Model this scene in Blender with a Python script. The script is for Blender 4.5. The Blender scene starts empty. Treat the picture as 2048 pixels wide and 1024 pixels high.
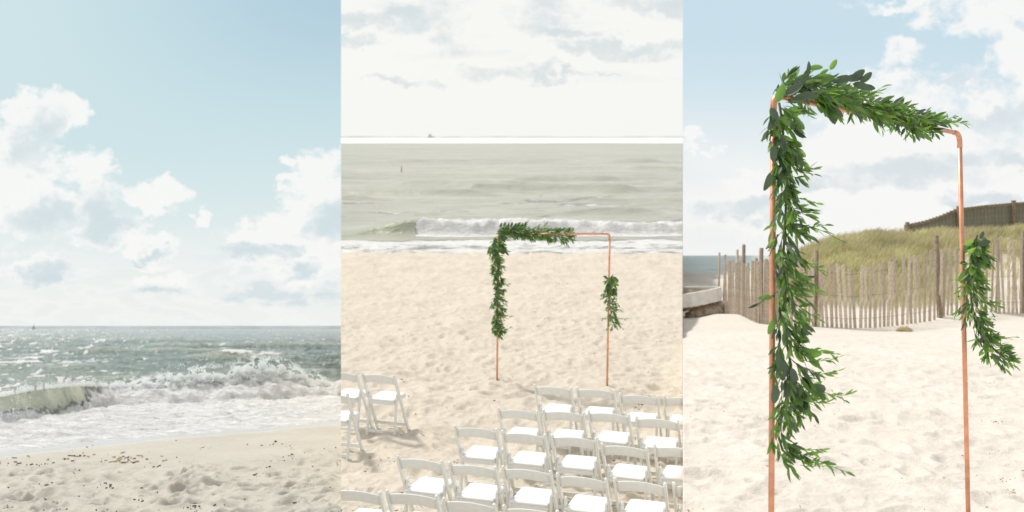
import bpy, bmesh, math, random
import numpy as np
from mathutils import Vector, Matrix, Quaternion

random.seed(7)
rng = np.random.default_rng(11)
R = math.radians

# ------------------------------------------------------------------ camera, sky, sun, exposure
sc = bpy.context.scene
EYE = 3.8                      # camera height over the wedding beach
F = 2000.0                     # focal length in pixels of the 2048 px wide photograph
HR = 273.0                     # its horizon row
SL, SR = 384 / F, 237 / F      # fall of the surf beach (left) and of the dune beach (right)
KL, KR = (682 - 1024) / F, (1365.5 - 1024) / F   # bearings of the two seams between the beaches

cam_data = bpy.data.cameras.new('camera')
cam = bpy.data.objects.new('camera', cam_data)
sc.collection.objects.link(cam)
cam.location = (0, 0, EYE)
cam.rotation_euler = (R(90), 0, 0)
cam_data.sensor_width = 36
cam_data.lens = 36 * F / 2048
cam_data.shift_y = -(512 - HR) / 2048
cam_data.clip_start = 0.1
cam_data.clip_end = 12000
cam_data.dof.use_dof = True
cam_data.dof.focus_distance = 6.4
cam_data.dof.aperture_fstop = cam_data.lens / 1000 / 0.0115
sc.camera = cam

SUN_ELEV, SUN_AZ = 54, -48     # azimuth from +Y, negative is to the left of the view
sun_data = bpy.data.lights.new('sun', 'SUN')
sun_data.energy = 2.0
sun_data.angle = R(7.0)
sun_data.color = (1.0, 0.955, 0.88)
sun = bpy.data.objects.new('sun', sun_data)
sc.collection.objects.link(sun)
sdir = Vector((math.sin(R(SUN_AZ)) * math.cos(R(SUN_ELEV)), math.cos(R(SUN_AZ)) * math.cos(R(SUN_ELEV)), math.sin(R(SUN_ELEV))))
sun.rotation_euler = sdir.to_track_quat('Z', 'Y').to_euler()
sun.location = (0, 0, 60)

sc.view_settings.view_transform = 'Standard'
sc.view_settings.look = 'None'
sc.view_settings.gamma = 1
sc.view_settings.use_curve_mapping = False
EXPO = 0.52
sc.view_settings.exposure = EXPO
sc.render.engine = 'CYCLES'
sc.cycles.use_denoising = True
sc.cycles.max_bounces = 10
sc.cycles.diffuse_bounces = 8
sc.cycles.transparent_max_bounces = 8
sc.cycles.sample_clamp_indirect = 6
sc.cycles.sample_clamp_direct = 12
sc.cycles.caustics_reflective = False
sc.cycles.caustics_refractive = False


def lin(c):
    return tuple(((v / 255) / 12.92 if v / 255 <= 0.04045 else ((v / 255 + 0.055) / 1.055) ** 2.4) for v in c)


# ------------------------------------------------------------------ node expressions
class N:
    """a socket with arithmetic, so that node graphs read as formulas"""
    tree = None

    def __init__(s, sock):
        s.s = sock

    @staticmethod
    def math(op, *a, clamp=False):
        n = N.tree.nodes.new('ShaderNodeMath'); n.operation = op; n.use_clamp = clamp
        for i, v in enumerate(a):
            if isinstance(v, N): N.tree.links.new(v.s, n.inputs[i])
            else: n.inputs[i].default_value = v
        return N(n.outputs[0])

    def __add__(s, o): return N.math('ADD', s, o)
    __radd__ = __add__
    def __sub__(s, o): return N.math('SUBTRACT', s, o)
    def __rsub__(s, o): return N.math('SUBTRACT', o, s)
    def __mul__(s, o): return N.math('MULTIPLY', s, o)
    __rmul__ = __mul__
    def __truediv__(s, o): return N.math('DIVIDE', s, o)
    def max(s, o): return N.math('MAXIMUM', s, o)
    def min(s, o): return N.math('MINIMUM', s, o)
    def clamp(s): return N.math('ADD', s, 0.0, clamp=True)
    def step(s, a, b):
        n = N.tree.nodes.new('ShaderNodeMapRange'); n.interpolation_type = 'SMOOTHSTEP'
        N.tree.links.new(s.s, n.inputs[0]); n.inputs[1].default_value = a; n.inputs[2].default_value = b
        return N(n.outputs[0])


def mixc(f, a, b):
    n = N.tree.nodes.new('ShaderNodeMix'); n.data_type = 'RGBA'
    for sock, v in ((n.inputs[0], f), (n.inputs[6], a), (n.inputs[7], b)):
        if isinstance(v, N): N.tree.links.new(v.s, sock)
        elif isinstance(v, (int, float)): sock.default_value = v
        else: sock.default_value = (*v, 1)
    return N(n.outputs[2])


def noise(vec, scale, detail=4, rough=0.55, dist=0.0, dims='3D'):
    n = N.tree.nodes.new('ShaderNodeTexNoise'); n.noise_dimensions = dims
    if vec is not None: N.tree.links.new(vec.s, n.inputs['Vector'])
    n.inputs['Scale'].default_value = scale; n.inputs['Detail'].default_value = detail
    n.inputs['Roughness'].default_value = rough; n.inputs['Distortion'].default_value = dist
    return N(n.outputs[0])


def comb(x, y, z):
    n = N.tree.nodes.new('ShaderNodeCombineXYZ')
    for i, v in enumerate((x, y, z)):
        if isinstance(v, N): N.tree.links.new(v.s, n.inputs[i])
        else: n.inputs[i].default_value = v
    return N(n.outputs[0])


# ------------------------------------------------------------------ world: Nishita sky under veils and cumulus
world = bpy.data.worlds.new('World')
sc.world = world
world.use_nodes = True
wt = world.node_tree
wt.nodes.clear()
N.tree = wt
tc = wt.nodes.new('ShaderNodeTexCoord')
sep = wt.nodes.new('ShaderNodeSeparateXYZ')
wt.links.new(tc.outputs['Generated'], sep.inputs[0])
dx, dy, dz = (N(sep.outputs[i]) for i in range(3))
yy = dy.max(0.12)
fwd = dy.step(0.05, 0.25)
bx = dx / yy                                   # tangent of the bearing
isL = N.math('LESS_THAN', bx, KL) * fwd
isR = N.math('GREATER_THAN', bx, KR) * fwd
isC = (1.0 - isL - isR).clamp()
zz = dz + yy * (isL * SL + isR * SR)           # over each beach, elevation counts from its own sea horizon
sky = wt.nodes.new('ShaderNodeTexSky')
sky.sky_type = 'NISHITA'
sky.sun_disc = False
sky.sun_elevation = R(SUN_ELEV)
sky.sun_rotation = R(SUN_AZ)
sky.air_density = 1.0
sky.dust_density = 2.0
wt.links.new(comb(dx, dy, zz.max(0.01)).s, sky.inputs['Vector'])
STR = 0.1
K = 1 / STR / (2 ** EXPO)


def tgt(r, g, b):
    return tuple(v * K for v in lin((r, g, b)))


px = bx * F + 1024
py = HR - (dz / yy) * F
dirv = N(tc.outputs['Generated'])
n1 = noise(comb(px * 0.01, py * 0.0125, 3.0), 1.0, 9, 0.60, 0.35)       # billows
n2 = noise(comb(px * 0.03, py * 0.036, 9.0), 1.0, 6, 0.6, 0.2)
soft = noise(comb(px * 0.0035, py * 0.008, 5.0), 1.0, 5, 0.5)


wx1 = noise(comb(px * 0.011, py * 0.014, 21.0), 1.0, 7, 0.62)
wy1 = noise(comb(px * 0.011, py * 0.014, 34.0), 1.0, 7, 0.62)
wpx = px + (wx1 - 0.5) * 210.0
wpy = py + (wy1 - 0.5) * 130.0


def blobs(lst):
    acc = None
    for (cx, cy, rx, ry) in lst:
        a = (wpx - cx) / (rx * 1.08); b = (wpy - cy) / (ry * 1.08)
        e = 1.0 - a * a - b * b
        acc = e if acc is None else acc.max(e)
    return acc.max(-3.0)


cumL = blobs([(38, 222, 42, 45), (108, 232, 58, 46), (55, 300, 85, 60), (20, 390, 80, 80), (175, 340, 52, 46), (95, 420, 78, 48),
              (195, 415, 62, 62), (235, 462, 62, 36), (290, 500, 52, 30), (315, 392, 50, 27), (398, 437, 14, 12), (72, 540, 56, 32), (320, 570, 66, 26),
              (650, 370, 66, 62), (672, 440, 100, 80), (590, 455, 66, 40), (520, 480, 78, 44), (590, 525, 120, 36), (563, 321, 20, 9), (580, 361, 20, 15)])
belL = blobs([(72, 275, 42, 46), (95, 437, 54, 27), (205, 425, 42, 45), (228, 452, 36, 16), (500, 500, 60, 15), (585, 490, 28, 10), (588, 532, 34, 12),
              (672, 440, 36, 28), (80, 546, 44, 22), (330, 586, 56, 11), (265, 517, 24, 7), (312, 508, 26, 10), (560, 592, 120, 18)])
cumR = blobs([(1960, 20, 130, 55), (1830, 10, 110, 16), (1800, 108, 56, 26), (1745, 160, 34, 34), (2040, 130, 70, 120), (1880, 195, 190, 58), (1800, 265, 150, 60),
              (1930, 330, 220, 90), (1660, 330, 110, 60), (1720, 420, 300, 80), (1440, 300, 26, 14), (1390, 290, 26, 18)])
belR = blobs([(1815, 347, 130, 20), (2000, 322, 100, 16), (1650, 368, 100, 12), (2000, 236, 80, 18), (1900, 158, 60, 7), (1960, 400, 60, 14), (1500, 420, 90, 14)])
belC = blobs([(715, 38, 66, 13), (868, 36, 62, 24), (1072, 34, 46, 20), (1250, 6, 160, 13), (1235, 97, 90, 11), (1150, 66, 44, 8), (1000, 146, 70, 13), (700, 78, 60, 8),
              (830, 165, 90, 6), (1130, 150, 60, 5), (900, 92, 40, 18)])
n0 = noise(comb(px * 0.0045, py * 0.0055, 7.0), 1.0, 3, 0.5, 0.5)
wob = (n1 - 0.5) * 3.6 + (n2 - 0.5) * 2.4 + (n0 - 0.5) * 2.0
# left
elev = (657.0 - py) / 657.0
gl = mixc(elev.step(0.0, 0.62), tgt(240, 243, 241), tgt(205, 228, 232))
gl = mixc((elev.step(0.45, 1.05) * px.step(-50, 720)).clamp(), gl, tgt(176, 206, 222))
mL = (cumL + wob + 0.5).step(0.0, 1.0)
low = noise(comb(px * 0.009, py * 0.028, 14.0), 1.0, 7, 0.6, 0.4)
mL = (mL + elev.step(0.36, 0.05) * low.step(0.42, 0.58) * 0.8).clamp()
cL0 = low.step(0.50, 0.62) * elev.step(0.30, 0.10) * 0.35
cL = mixc((cL0 + (belL + wob * 0.45 + (soft - 0.5) * 2.0).step(-1.3, 1.2) * 0.95).clamp(), tgt(250, 250, 248), tgt(206, 221, 227))
colL = mixc(mL * 0.93, gl, cL)
# centre
streak = noise(comb(px * 0.006, py * 0.022, 2.0), 1.0, 7, 0.55, 0.3)
mC = (((belC + wob * 1.9 + (n0 - 0.5) * 4.0).step(-1.6, 1.8)) * 0.85 + streak.step(0.52, 0.75) * py.step(230, 60) * 0.45).clamp()
colC = mixc(mC, tgt(249, 249, 245), tgt(216, 225, 228))
# right
gr = mixc((py.step(420, 60)).clamp(), tgt(240, 243, 243), tgt(200, 224, 236))
mR = (cumR + wob + 0.2).step(-0.1, 1.1)
mR = (mR + py.step(180, 430) * soft.step(0.3, 0.6) * 0.7).clamp()
cR = mixc(((belR + wob * 0.8).step(-1.3, 1.3) * 0.9).clamp(), tgt(250, 250, 248), tgt(214, 224, 229))
colR = mixc(mR * 0.95, gr, cR)
front = mixc(isL, mixc(isR, colC, colR), colL)
# the sky over and behind the camera: the same pale broken cloud over Nishita blue
gen = noise(dirv, 2.2, 7, 0.55, 0.3)
back = mixc(gen.step(0.35, 0.65) * 0.45 + 0.5, N(sky.outputs[0]), tgt(236, 234, 228))
inview = (fwd * dz.step(0.55, 0.2)).clamp()
fin = mixc(inview * 0.94, back, front)
bg = wt.nodes.new('ShaderNodeBackground')
bg.inputs['Strength'].default_value = STR
wt.links.new(fin.s, bg.inputs['Color'])
wo = wt.nodes.new('ShaderNodeOutputWorld')
wt.links.new(bg.outputs[0], wo.inputs[0])
world.cycles.sampling_method = 'MANUAL'
world.cycles.sample_map_resolution = 1024


# ------------------------------------------------------------------ helpers
def P(x, y, d):
    """the world point seen at pixel x, y of the photograph, d metres ahead"""
    return Vector(((x - 1024) / F * d, d, EYE - (y - HR) / F * d))


def link(o):
    sc.collection.objects.link(o)
    return o


def tag(o, label=None, cat=None, group=None, kind=None):
    if label: o['label'] = label
    if cat: o['category'] = cat
    if group: o['group'] = group
    if kind: o['kind'] = kind
    return o


def empty(name, loc, label, cat, group=None, rz=0.0):
    o = link(bpy.data.objects.new(name, None))
    o.empty_display_size = 0.2
    o.location = loc
    o.rotation_euler = (0, 0, rz)
    return tag(o, label, cat, group)


def mesh_np(name, verts, faces, mat, parent=None, smooth=True, attrs=None):
    verts = np.asarray(verts, dtype=np.float32); faces = np.asarray(faces, dtype=np.int32)
    me = bpy.data.meshes.new(name)
    k = faces.shape[1]
    me.vertices.add(len(verts)); me.vertices.foreach_set('co', verts.ravel())
    me.loops.add(faces.size); me.loops.foreach_set('vertex_index', faces.ravel())
    me.polygons.add(len(faces)); me.polygons.foreach_set('loop_start', np.arange(0, faces.size, k, dtype=np.int32))
    me.update(calc_edges=True)
    me.polygons.foreach_set('use_smooth', np.full(len(faces), smooth))
    for nm, a in (attrs or {}).items():
        at = me.attributes.new(nm, 'FLOAT', 'POINT'); at.data.foreach_set('value', np.asarray(a, dtype=np.float32).ravel())
    me.materials.append(mat)
    me.validate()
    o = link(bpy.data.objects.new(name, me))
    o.parent = parent
    return o


def grid_faces(nr, nc):
    i = np.arange(nr - 1)[:, None] * nc + np.arange(nc - 1)[None, :]
    return np.stack([i, i + 1, i + nc + 1, i + nc], -1).reshape(-1, 4)


class MB:
    """collects simple solids for one mesh object"""
    def __init__(s): s.bm = bmesh.new()

    def box(s, a, b, w, t, side=None, bev=0.0):
        """bar from a to b, w wide along side, t thick"""
        a, b = Vector(a), Vector(b); d = (b - a); L = d.length; d.normalize()
        side = Vector(side or (1, 0, 0)); side = (side - d * side.dot(d)).normalized(); n = d.cross(side)
        m = Matrix(((side.x * w, n.x * t, d.x * L, (a.x + b.x) / 2), (side.y * w, n.y * t, d.y * L, (a.y + b.y) / 2),
                    (side.z * w, n.z * t, d.z * L, (a.z + b.z) / 2), (0, 0, 0, 1)))
        r = bmesh.ops.create_cube(s.bm, size=1, matrix=m)
        if bev:
            es = list({e for v in r['verts'] for e in v.link_edges})
            bmesh.ops.bevel(s.bm, geom=es, offset=bev, segments=2, affect='EDGES', profile=0.5)
        return s

    def tube(s, pts, rad, seg=10):
        pts = [Vector(p) for p in pts]
        rads = rad if isinstance(rad, (list, tuple)) else [rad] * len(pts)
        rings = []
        d0 = (pts[1] - pts[0]).normalized()
        ref = Vector((0, 0, 1)) if abs(d0.z) < 0.9 else Vector((1, 0, 0))
        u = d0.cross(ref).normalized()
        for i, p in enumerate(pts):
            d = (pts[min(i + 1, len(pts) - 1)] - pts[max(i - 1, 0)]).normalized()
            u = (u - d * u.dot(d)).normalized(); v = d.cross(u)
            rings.append([s.bm.verts.new(p + (u * math.cos(t) + v * math.sin(t)) * rads[i]) for t in [2 * math.pi * k / seg for k in range(seg)]])
        for a, b in zip(rings, rings[1:]):
            for k in range(seg): s.bm.faces.new((a[k], a[(k + 1) % seg], b[(k + 1) % seg], b[k]))
        s.bm.faces.new(list(reversed(rings[0]))); s.bm.faces.new(rings[-1])
        return s

    def ball(s, c, r, sc_=(1, 1, 1), sub=2):
        bmesh.ops.create_icosphere(s.bm, subdivisions=sub, radius=r, matrix=Matrix.Translation(c) @ Matrix.Diagonal((*sc_, 1)))
        return s

    def mesh(s, name, mat, smooth=False):
        me = bpy.data.meshes.new(name)
        bmesh.ops.recalc_face_normals(s.bm, faces=s.bm.faces)
        s.bm.to_mesh(me); s.bm.free()
        me.materials.append(mat)
        if smooth: me.polygons.foreach_set('use_smooth', [True] * len(me.polygons))
        return me

    def build(s, name, mat, parent=None, smooth=False):
        o = link(bpy.data.objects.new(name, s.mesh(name, mat, smooth)))
        o.parent = parent
        return o


# numpy gradient noise
_perm = np.random.default_rng(3).permutation(512)
_ang = np.random.default_rng(4).random(512) * 2 * np.pi
def pn(x, y, seed=0):
    xi = np.floor(x).astype(np.int64); yi = np.floor(y).astype(np.int64)
    xf = x - xi; yf = y - yi
    def g(ix, iy, fx, fy):
        h = _perm[(_perm[(ix + seed * 57) & 511] + iy) & 511]
        return np.cos(_ang[h]) * fx + np.sin(_ang[h]) * fy
    u = xf * xf * xf * (xf * (xf * 6 - 15) + 10); v = yf * yf * yf * (yf * (yf * 6 - 15) + 10)
    a = g(xi, yi, xf, yf); b = g(xi + 1, yi, xf - 1, yf); c = g(xi, yi + 1, xf, yf - 1); d = g(xi + 1, yi + 1, xf - 1, yf - 1)
    return (a + u * (b - a) + v * ((c + u * (d - c)) - (a + u * (b - a)))) * 1.4
def fbm(x, y, oct=4, seed=0, gain=0.5):
    s = 0; a = 1.0; f = 1.0
    for k in range(oct):
        s = s + a * pn(x * f + 17.3 * k, y * f - 9.1 * k, seed + k); a *= gain; f *= 2.03
    return s
def ss(x, a, b):
    t = np.clip((x - a) / (b - a), 0, 1); return t * t * (3 - 2 * t)
def dimples(x, y, cell, seed, keep=0.75):
    """footprint-like hollows, one per jittered cell: 0 outside, 1 at the bottom, negative on the pushed-up rim"""
    out = np.zeros_like(x)
    gx = np.floor(x / cell).astype(np.int64); gy = np.floor(y / cell).astype(np.int64)
    for i in (-1, 0, 1):
        for j in (-1, 0, 1):
            ix, iy = gx + i, gy + j
            h = _perm[(_perm[(ix + seed) & 511] + iy) & 511]; h2 = _perm[(h + 91) & 511]; h3 = _perm[(h2 + 37) & 511]; h4 = _perm[(h3 + 11) & 511]
            cx = (ix + 0.5 + (h / 512 - 0.5) * 0.8) * cell; cy = (iy + 0.5 + (h2 / 512 - 0.5) * 0.8) * cell
            t = h3 / 512 * np.pi; ax = x - cx; ay = y - cy
            u = ax * np.cos(t) + ay * np.sin(t); v = -ax * np.sin(t) + ay * np.cos(t)
            sz = 0.6 + 0.6 * h4 / 512
            r2 = (u / (0.42 * cell * sz)) ** 2 + (v / (0.23 * cell * sz)) ** 2
            on = (((h + h3) % 512) / 512 < keep) * (0.5 + 0.5 * h2 / 512)
            out = out + on * (np.exp(-r2 * 1.6) - 0.45 * np.exp(-((np.sqrt(r2) - 1.45) ** 2) * 5))
    return out


# ------------------------------------------------------------------ materials
def newmat(name):
    m = bpy.data.materials.new(name); m.use_nodes = True
    N.tree = m.node_tree
    b = m.node_tree.nodes['Principled BSDF']
    return m, b


def setc(b, name, v):
    s = b.inputs[name]
    if isinstance(v, N): N.tree.links.new(v.s, s)
    else: s.default_value = (*v, 1) if isinstance(v, tuple) and len(v) == 3 else v


def bump(b, h, dist, strength=1.0, prev=None):
    n = N.tree.nodes.new('ShaderNodeBump'); n.inputs['Distance'].default_value = dist; n.inputs['Strength'].default_value = strength
    N.tree.links.new(h.s, n.inputs['Height']); N.tree.links.new(n.outputs[0], b.inputs['Normal'])
    return n


def objco():
    return N(N.tree.nodes.new('ShaderNodeTexCoord').outputs['Object'])


def attr(name):
    n = N.tree.nodes.new('ShaderNodeAttribute'); n.attribute_name = name
    return N(n.outputs['Fac'])


def simple(name, col, rough=0.6, var=0.12, scale=30, metal=0.0, bumpd=0.0, spec=0.3, rnd=0.0):
    m, b = newmat(name)
    n = noise(objco(), scale, 5, 0.6)
    dark = tuple(c * (1 - var) for c in col); lite = tuple(min(1, c * (1 + var)) for c in col)
    c = mixc(n.step(0.3, 0.7), dark, lite)
    if rnd:
        oi = N(N.tree.nodes.new('ShaderNodeObjectInfo').outputs['Random'])
        c = mixc(oi * rnd, c, tuple(v * 0.45 for v in col))
    setc(b, 'Base Color', c); b.inputs['Roughness'].default_value = rough; b.inputs['Metallic'].default_value = metal
    b.inputs['Specular IOR Level'].default_value = spec
    if bumpd: bump(b, n, bumpd)
    return m


def sand_mat(name, a, bcol, wetcol=None, blot=0.5):
    m, b = newmat(name)
    co = objco()
    big = noise(co, 0.9, 5, 0.6); mid = noise(co, 9, 5, 0.65); fine = noise(co, 120, 3, 0.7); mott = noise(co, 3.0, 6, 0.7)
    c = mixc(big.step(0.3, 0.7) * 0.5 + mid.step(0.3, 0.75) * 0.5, a, bcol)
    c = mixc(fine.step(0.52, 0.8) * 0.35, c, tuple(v * 0.62 for v in a))
    c = mixc(mott.step(0.62, 0.8) * blot, c, tuple(v * 0.75 for v in a))
    rough = 0.95
    if wetcol:
        w = attr('wet')
        c = mixc(w.step(0.05, 0.9), c, wetcol)
        r = 0.95 - w.step(0.1, 0.7) * 0.72
        setc(b, 'Roughness', r)
        b.inputs['Specular IOR Level'].default_value = 0.5
    else:
        b.inputs['Roughness'].default_value = rough; b.inputs['Specular IOR Level'].default_value = 0.1
    setc(b, 'Base Color', c)
    hh = mid * 0.6 + fine * 0.15 + noise(co, 28, 4, 0.6) * 0.35
    if wetcol: hh = hh * (1.0 - w.step(0.0, 0.5) * 0.93)
    bump(b, hh, 0.035, 0.9)
    return m


M = {}
M['sand_left'] = sand_mat('surf_beach_sand', (0.475, 0.45, 0.395), (0.575, 0.545, 0.48), (0.50, 0.50, 0.50))
M['sand_centre'] = sand_mat('wedding_beach_sand', (0.60, 0.54, 0.45), (0.71, 0.645, 0.55), None, 0.35)
M['sand_right'] = sand_mat('dune_beach_sand', (0.68, 0.625, 0.555), (0.78, 0.73, 0.665), None, 0.2)
M['sand_dune'] = sand_mat('dune_sand', (0.50, 0.44, 0.36), (0.62, 0.56, 0.48), None, 0.5)
M['copper'] = simple('copper_pipe', (0.82, 0.40, 0.25), 0.36, 0.15, 14, 0.5)
M['paint'] = simple('white_chair_paint', (0.83, 0.84, 0.815), 0.42, 0.03, 20)
M['vinyl'] = simple('white_seat_vinyl', (0.88, 0.88, 0.87), 0.35, 0.02, 20)
M['slat'] = simple('weathered_slat', (0.66, 0.565, 0.455), 0.85, 0.25, 18, bumpd=0.004, rnd=0.55)
M['post'] = simple('weathered_post', (0.30, 0.23, 0.17), 0.85, 0.3, 14, bumpd=0.004)
M['wire'] = simple('galvanised_wire', (0.28, 0.26, 0.24), 0.5, 0.1, 20, 0.6)
M['board'] = simple('dark_fence_board', (0.30, 0.285, 0.235), 0.9, 0.2, 9, rnd=0.2)
M['grass'] = simple('beach_grass', (0.66, 0.70, 0.34), 0.8, 0.35, 0.35)
M['grass2'] = simple('dry_beach_grass', (0.74, 0.68, 0.44), 0.8, 0.3, 0.5)
for gm in ('grass', 'grass2'):
    nt = M[gm].node_tree; N.tree = nt
    pb = nt.nodes['Principled BSDF']; src = pb.inputs['Base Color'].links[0].from_socket
    isl = N(nt.nodes.new('ShaderNodeNewGeometry').outputs['Random Per Island'])
    cc = mixc(isl * 0.75, N(src), (0.80, 0.74, 0.50) if gm == 'grass' else (0.40, 0.31, 0.18))
    nt.links.new(cc.s, pb.inputs['Base Color'])
    trn = nt.nodes.new('ShaderNodeBsdfTranslucent'); nt.links.new(cc.s, trn.inputs[0])
    mxs = nt.nodes.new('ShaderNodeMixShader'); mxs.inputs[0].default_value = 0.4
    nt.links.new(pb.outputs[0], mxs.inputs[1]); nt.links.new(trn.outputs[0], mxs.inputs[2])
    nt.links.new(mxs.outputs[0], nt.nodes['Material Output'].inputs[0])
M['stone'] = simple('brown_stone', (0.36, 0.30, 0.23), 0.9, 0.4, 6, bumpd=0.02)
M['hull'] = simple('bleached_hull_paint', (0.80, 0.78, 0.74), 0.7, 0.1, 5)
M['hullside'] = simple('bare_hull_wood', (0.70, 0.62, 0.50), 0.8, 0.15, 8)
M['weed'] = simple('dry_seaweed', (0.15, 0.105, 0.075), 0.9, 0.4, 30)
M['weed2'] = simple('straw_litter', (0.50, 0.42, 0.24), 0.9, 0.3, 30)
M['land'] = simple('far_headland', (0.36, 0.40, 0.42), 1.0, 0.1, 0.01)
M['landc'] = simple('far_headland_pale', (0.50, 0.53, 0.52), 1.0, 0.1, 0.01)
M['ship'] = simple('far_ship_paint', (0.8, 0.81, 0.8), 0.8, 0.05, 1)
M['sail'] = simple('grey_sail', (0.35, 0.37, 0.37), 0.8, 0.05, 1)
M['buoy'] = simple('faded_red_marker', (0.50, 0.28, 0.22), 0.7, 0.1, 3)
M['bolt'] = simple('chair_bolt', (0.45, 0.45, 0.44), 0.4, 0.05, 30, 0.7)
M['stem'] = simple('garland_stem', (0.11, 0.15, 0.05), 0.7, 0.2, 30)


def water(name, deep, green, foamcol, rough, b1, b2, glint=0.0):
    """wind-rippled sea: 'foam' paints whitewater and stand-in sun glitter, 'shallow' the near-shore water and light through wave faces, as colour"""
    m, b = newmat(name)
    co = objco()
    sp = N.tree.nodes.new('ShaderNodeSeparateXYZ'); N.tree.links.new(co.s, sp.inputs[0])
    X, Y = N(sp.outputs[0]), N(sp.outputs[1])
    Zc = N(sp.outputs[2])
    v = comb(X * 0.55, Y, Zc * 1.2)
    fo = attr('foam'); sh = attr('green_tint')
    lace = noise(v, 2.6, 7, 0.72, 0.6); fleck = noise(v, 9, 5, 0.7, 0.4)
    big = noise(comb(X * 0.02, Y * 0.06, 0.0), 1.0, 4, 0.6)
    f = (fo * 1.7 - 0.5 + (lace - 0.5) * 1.9 + (fleck - 0.5) * 0.7).step(0.0, 0.55) * fo.step(0.02, 0.2)
    patch = noise(comb(X * 0.16, Y * 0.35, 4.0), 1.0, 6, 0.65)
    c = mixc(big.step(0.3, 0.7) * 0.5 + patch.step(0.35, 0.65) * 0.5, tuple(v_ * 0.9 for v_ in deep), tuple(v_ * 1.28 for v_ in deep))
    c = mixc(sh, c, green)
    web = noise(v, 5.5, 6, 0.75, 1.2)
    c = mixc(f, c, mixc(web.step(0.34, 0.60), tuple(q * 0.88 for q in foamcol), foamcol))
    setc(b, 'Base Color', c)
    setc(b, 'Roughness', f * (0.8 - rough) + rough)
    b.inputs['IOR'].default_value = 1.33
    w1 = noise(comb(X * 0.5, Y, Zc), 0.9, 6, 0.6, 0.3); w2 = noise(comb(X * 0.6, Y, Zc), 5.0, 4, 0.6, 0.2)
    h = w1 * b1 + w2 * b2 + f * lace * 0.16 + f * web * 0.10
    bump(b, h, 1.0, 1.0)
    return m


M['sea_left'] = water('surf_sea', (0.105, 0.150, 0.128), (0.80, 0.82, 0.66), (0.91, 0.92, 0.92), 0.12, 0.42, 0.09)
M['sea_centre'] = water('pale_sea', (0.385, 0.39, 0.335), (0.36, 0.39, 0.28), (0.93, 0.93, 0.91), 0.40, 0.25, 0.03)
M['sea_right'] = water('far_sea', (0.46, 0.54, 0.49), (0.42, 0.48, 0.36), (0.9, 0.91, 0.9), 0.35, 0.25, 0.03)

m, b = newmat('spray_white')
b.inputs['Base Color'].default_value = (0.93, 0.94, 0.94, 1); b.inputs['Roughness'].default_value = 0.7
tr = N.tree.nodes.new('ShaderNodeBsdfTranslucent'); tr.inputs[0].default_value = (0.95, 0.97, 0.97, 1)
mx = N.tree.nodes.new('ShaderNodeMixShader'); mx.inputs[0].default_value = 0.62
b.inputs['Base Color'].default_value = (0.97, 0.975, 0.975, 1)
N.tree.links.new(b.outputs[0], mx.inputs[1]); N.tree.links.new(tr.outputs[0], mx.inputs[2])
N.tree.links.new(mx.outputs[0], N.tree.nodes['Material Output'].inputs[0])
M['spray'] = m


def leaf_mat(name, top, under, trans, amount=0.42):
    m, b = newmat(name)
    geo = N.tree.nodes.new('ShaderNodeNewGeometry')
    n = noise(objco(), 8, 3, 0.5)
    oi = N(N.tree.nodes.new('ShaderNodeObjectInfo').outputs['Random'])
    isl = N(geo.outputs['Random Per Island'])
    v = (oi * 0.5 + isl * 0.5)
    tcol = mixc(v, tuple(c * 0.65 for c in top), tuple(c * 1.45 for c in top))
    c = mixc(N(geo.outputs['Backfacing']), tcol, under)
    setc(b, 'Base Color', c)
    b.inputs['Roughness'].default_value = 0.38; b.inputs['Specular IOR Level'].default_value = 0.5
    tr = N.tree.nodes.new('ShaderNodeBsdfTranslucent'); tr.inputs[0].default_value = (*trans, 1)
    mx = N.tree.nodes.new('ShaderNodeMixShader'); mx.inputs[0].default_value = amount
    N.tree.links.new(b.outputs[0], mx.inputs[1]); N.tree.links.new(tr.outputs[0], mx.inputs[2])
    N.tree.links.new(mx.outputs[0], N.tree.nodes['Material Output'].inputs[0])
    return m


LM = [leaf_mat('leaf_green', (0.10, 0.195, 0.042), (0.17, 0.24, 0.11), (0.20, 0.44, 0.05), 0.5),
      leaf_mat('leaf_deep', (0.030, 0.070, 0.030), (0.13, 0.17, 0.12), (0.05, 0.13, 0.02), 0.22),
      leaf_mat('leaf_fresh', (0.17, 0.29, 0.06), (0.22, 0.32, 0.13), (0.32, 0.58, 0.07), 0.55)]

# ------------------------------------------------------------------ THE WEDDING BEACH (centre)
def centre_relief(X, Y):
    near = ss(Y, 34, 14)
    h = 0.055 * fbm(X * 0.9, Y * 0.8, 3, 5) + 0.020 * fbm(X * 4, Y * 4, 3, 15)
    h = h - near * (0.044 * dimples(X, Y, 0.42, 20) + 0.022 * dimples(X, Y, 0.24, 71)) - (1 - near) * 0.03 * dimples(X, Y, 0.6, 33)
    # low mounds scooped round the two arch feet
    for (cx, cy) in ((-0.232, 15.45), (1.424, 14.99)):
        h = h + 0.05 * np.exp(-((X - cx) ** 2 + (Y - cy) ** 2) / 0.25)
    return h


def c_base(X, Y):      # falls under the water beyond the wet line
    return -0.05 * np.clip(Y - 32.2, 0, 30) * ss(Y, 32, 34)


cols = np.linspace(KL, KR, 360)
rows_px = np.concatenate([np.linspace(1700, 1045, 60, endpoint=False), np.linspace(1045, 485, 420)])
Yr = EYE * F / (rows_px - HR)
YY, KK = np.meshgrid(Yr, cols, indexing='ij')
XX = YY * KK
ZZ = centre_relief(XX, YY) + c_base(XX, YY)
V = np.stack([XX, YY, ZZ], -1)
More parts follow.
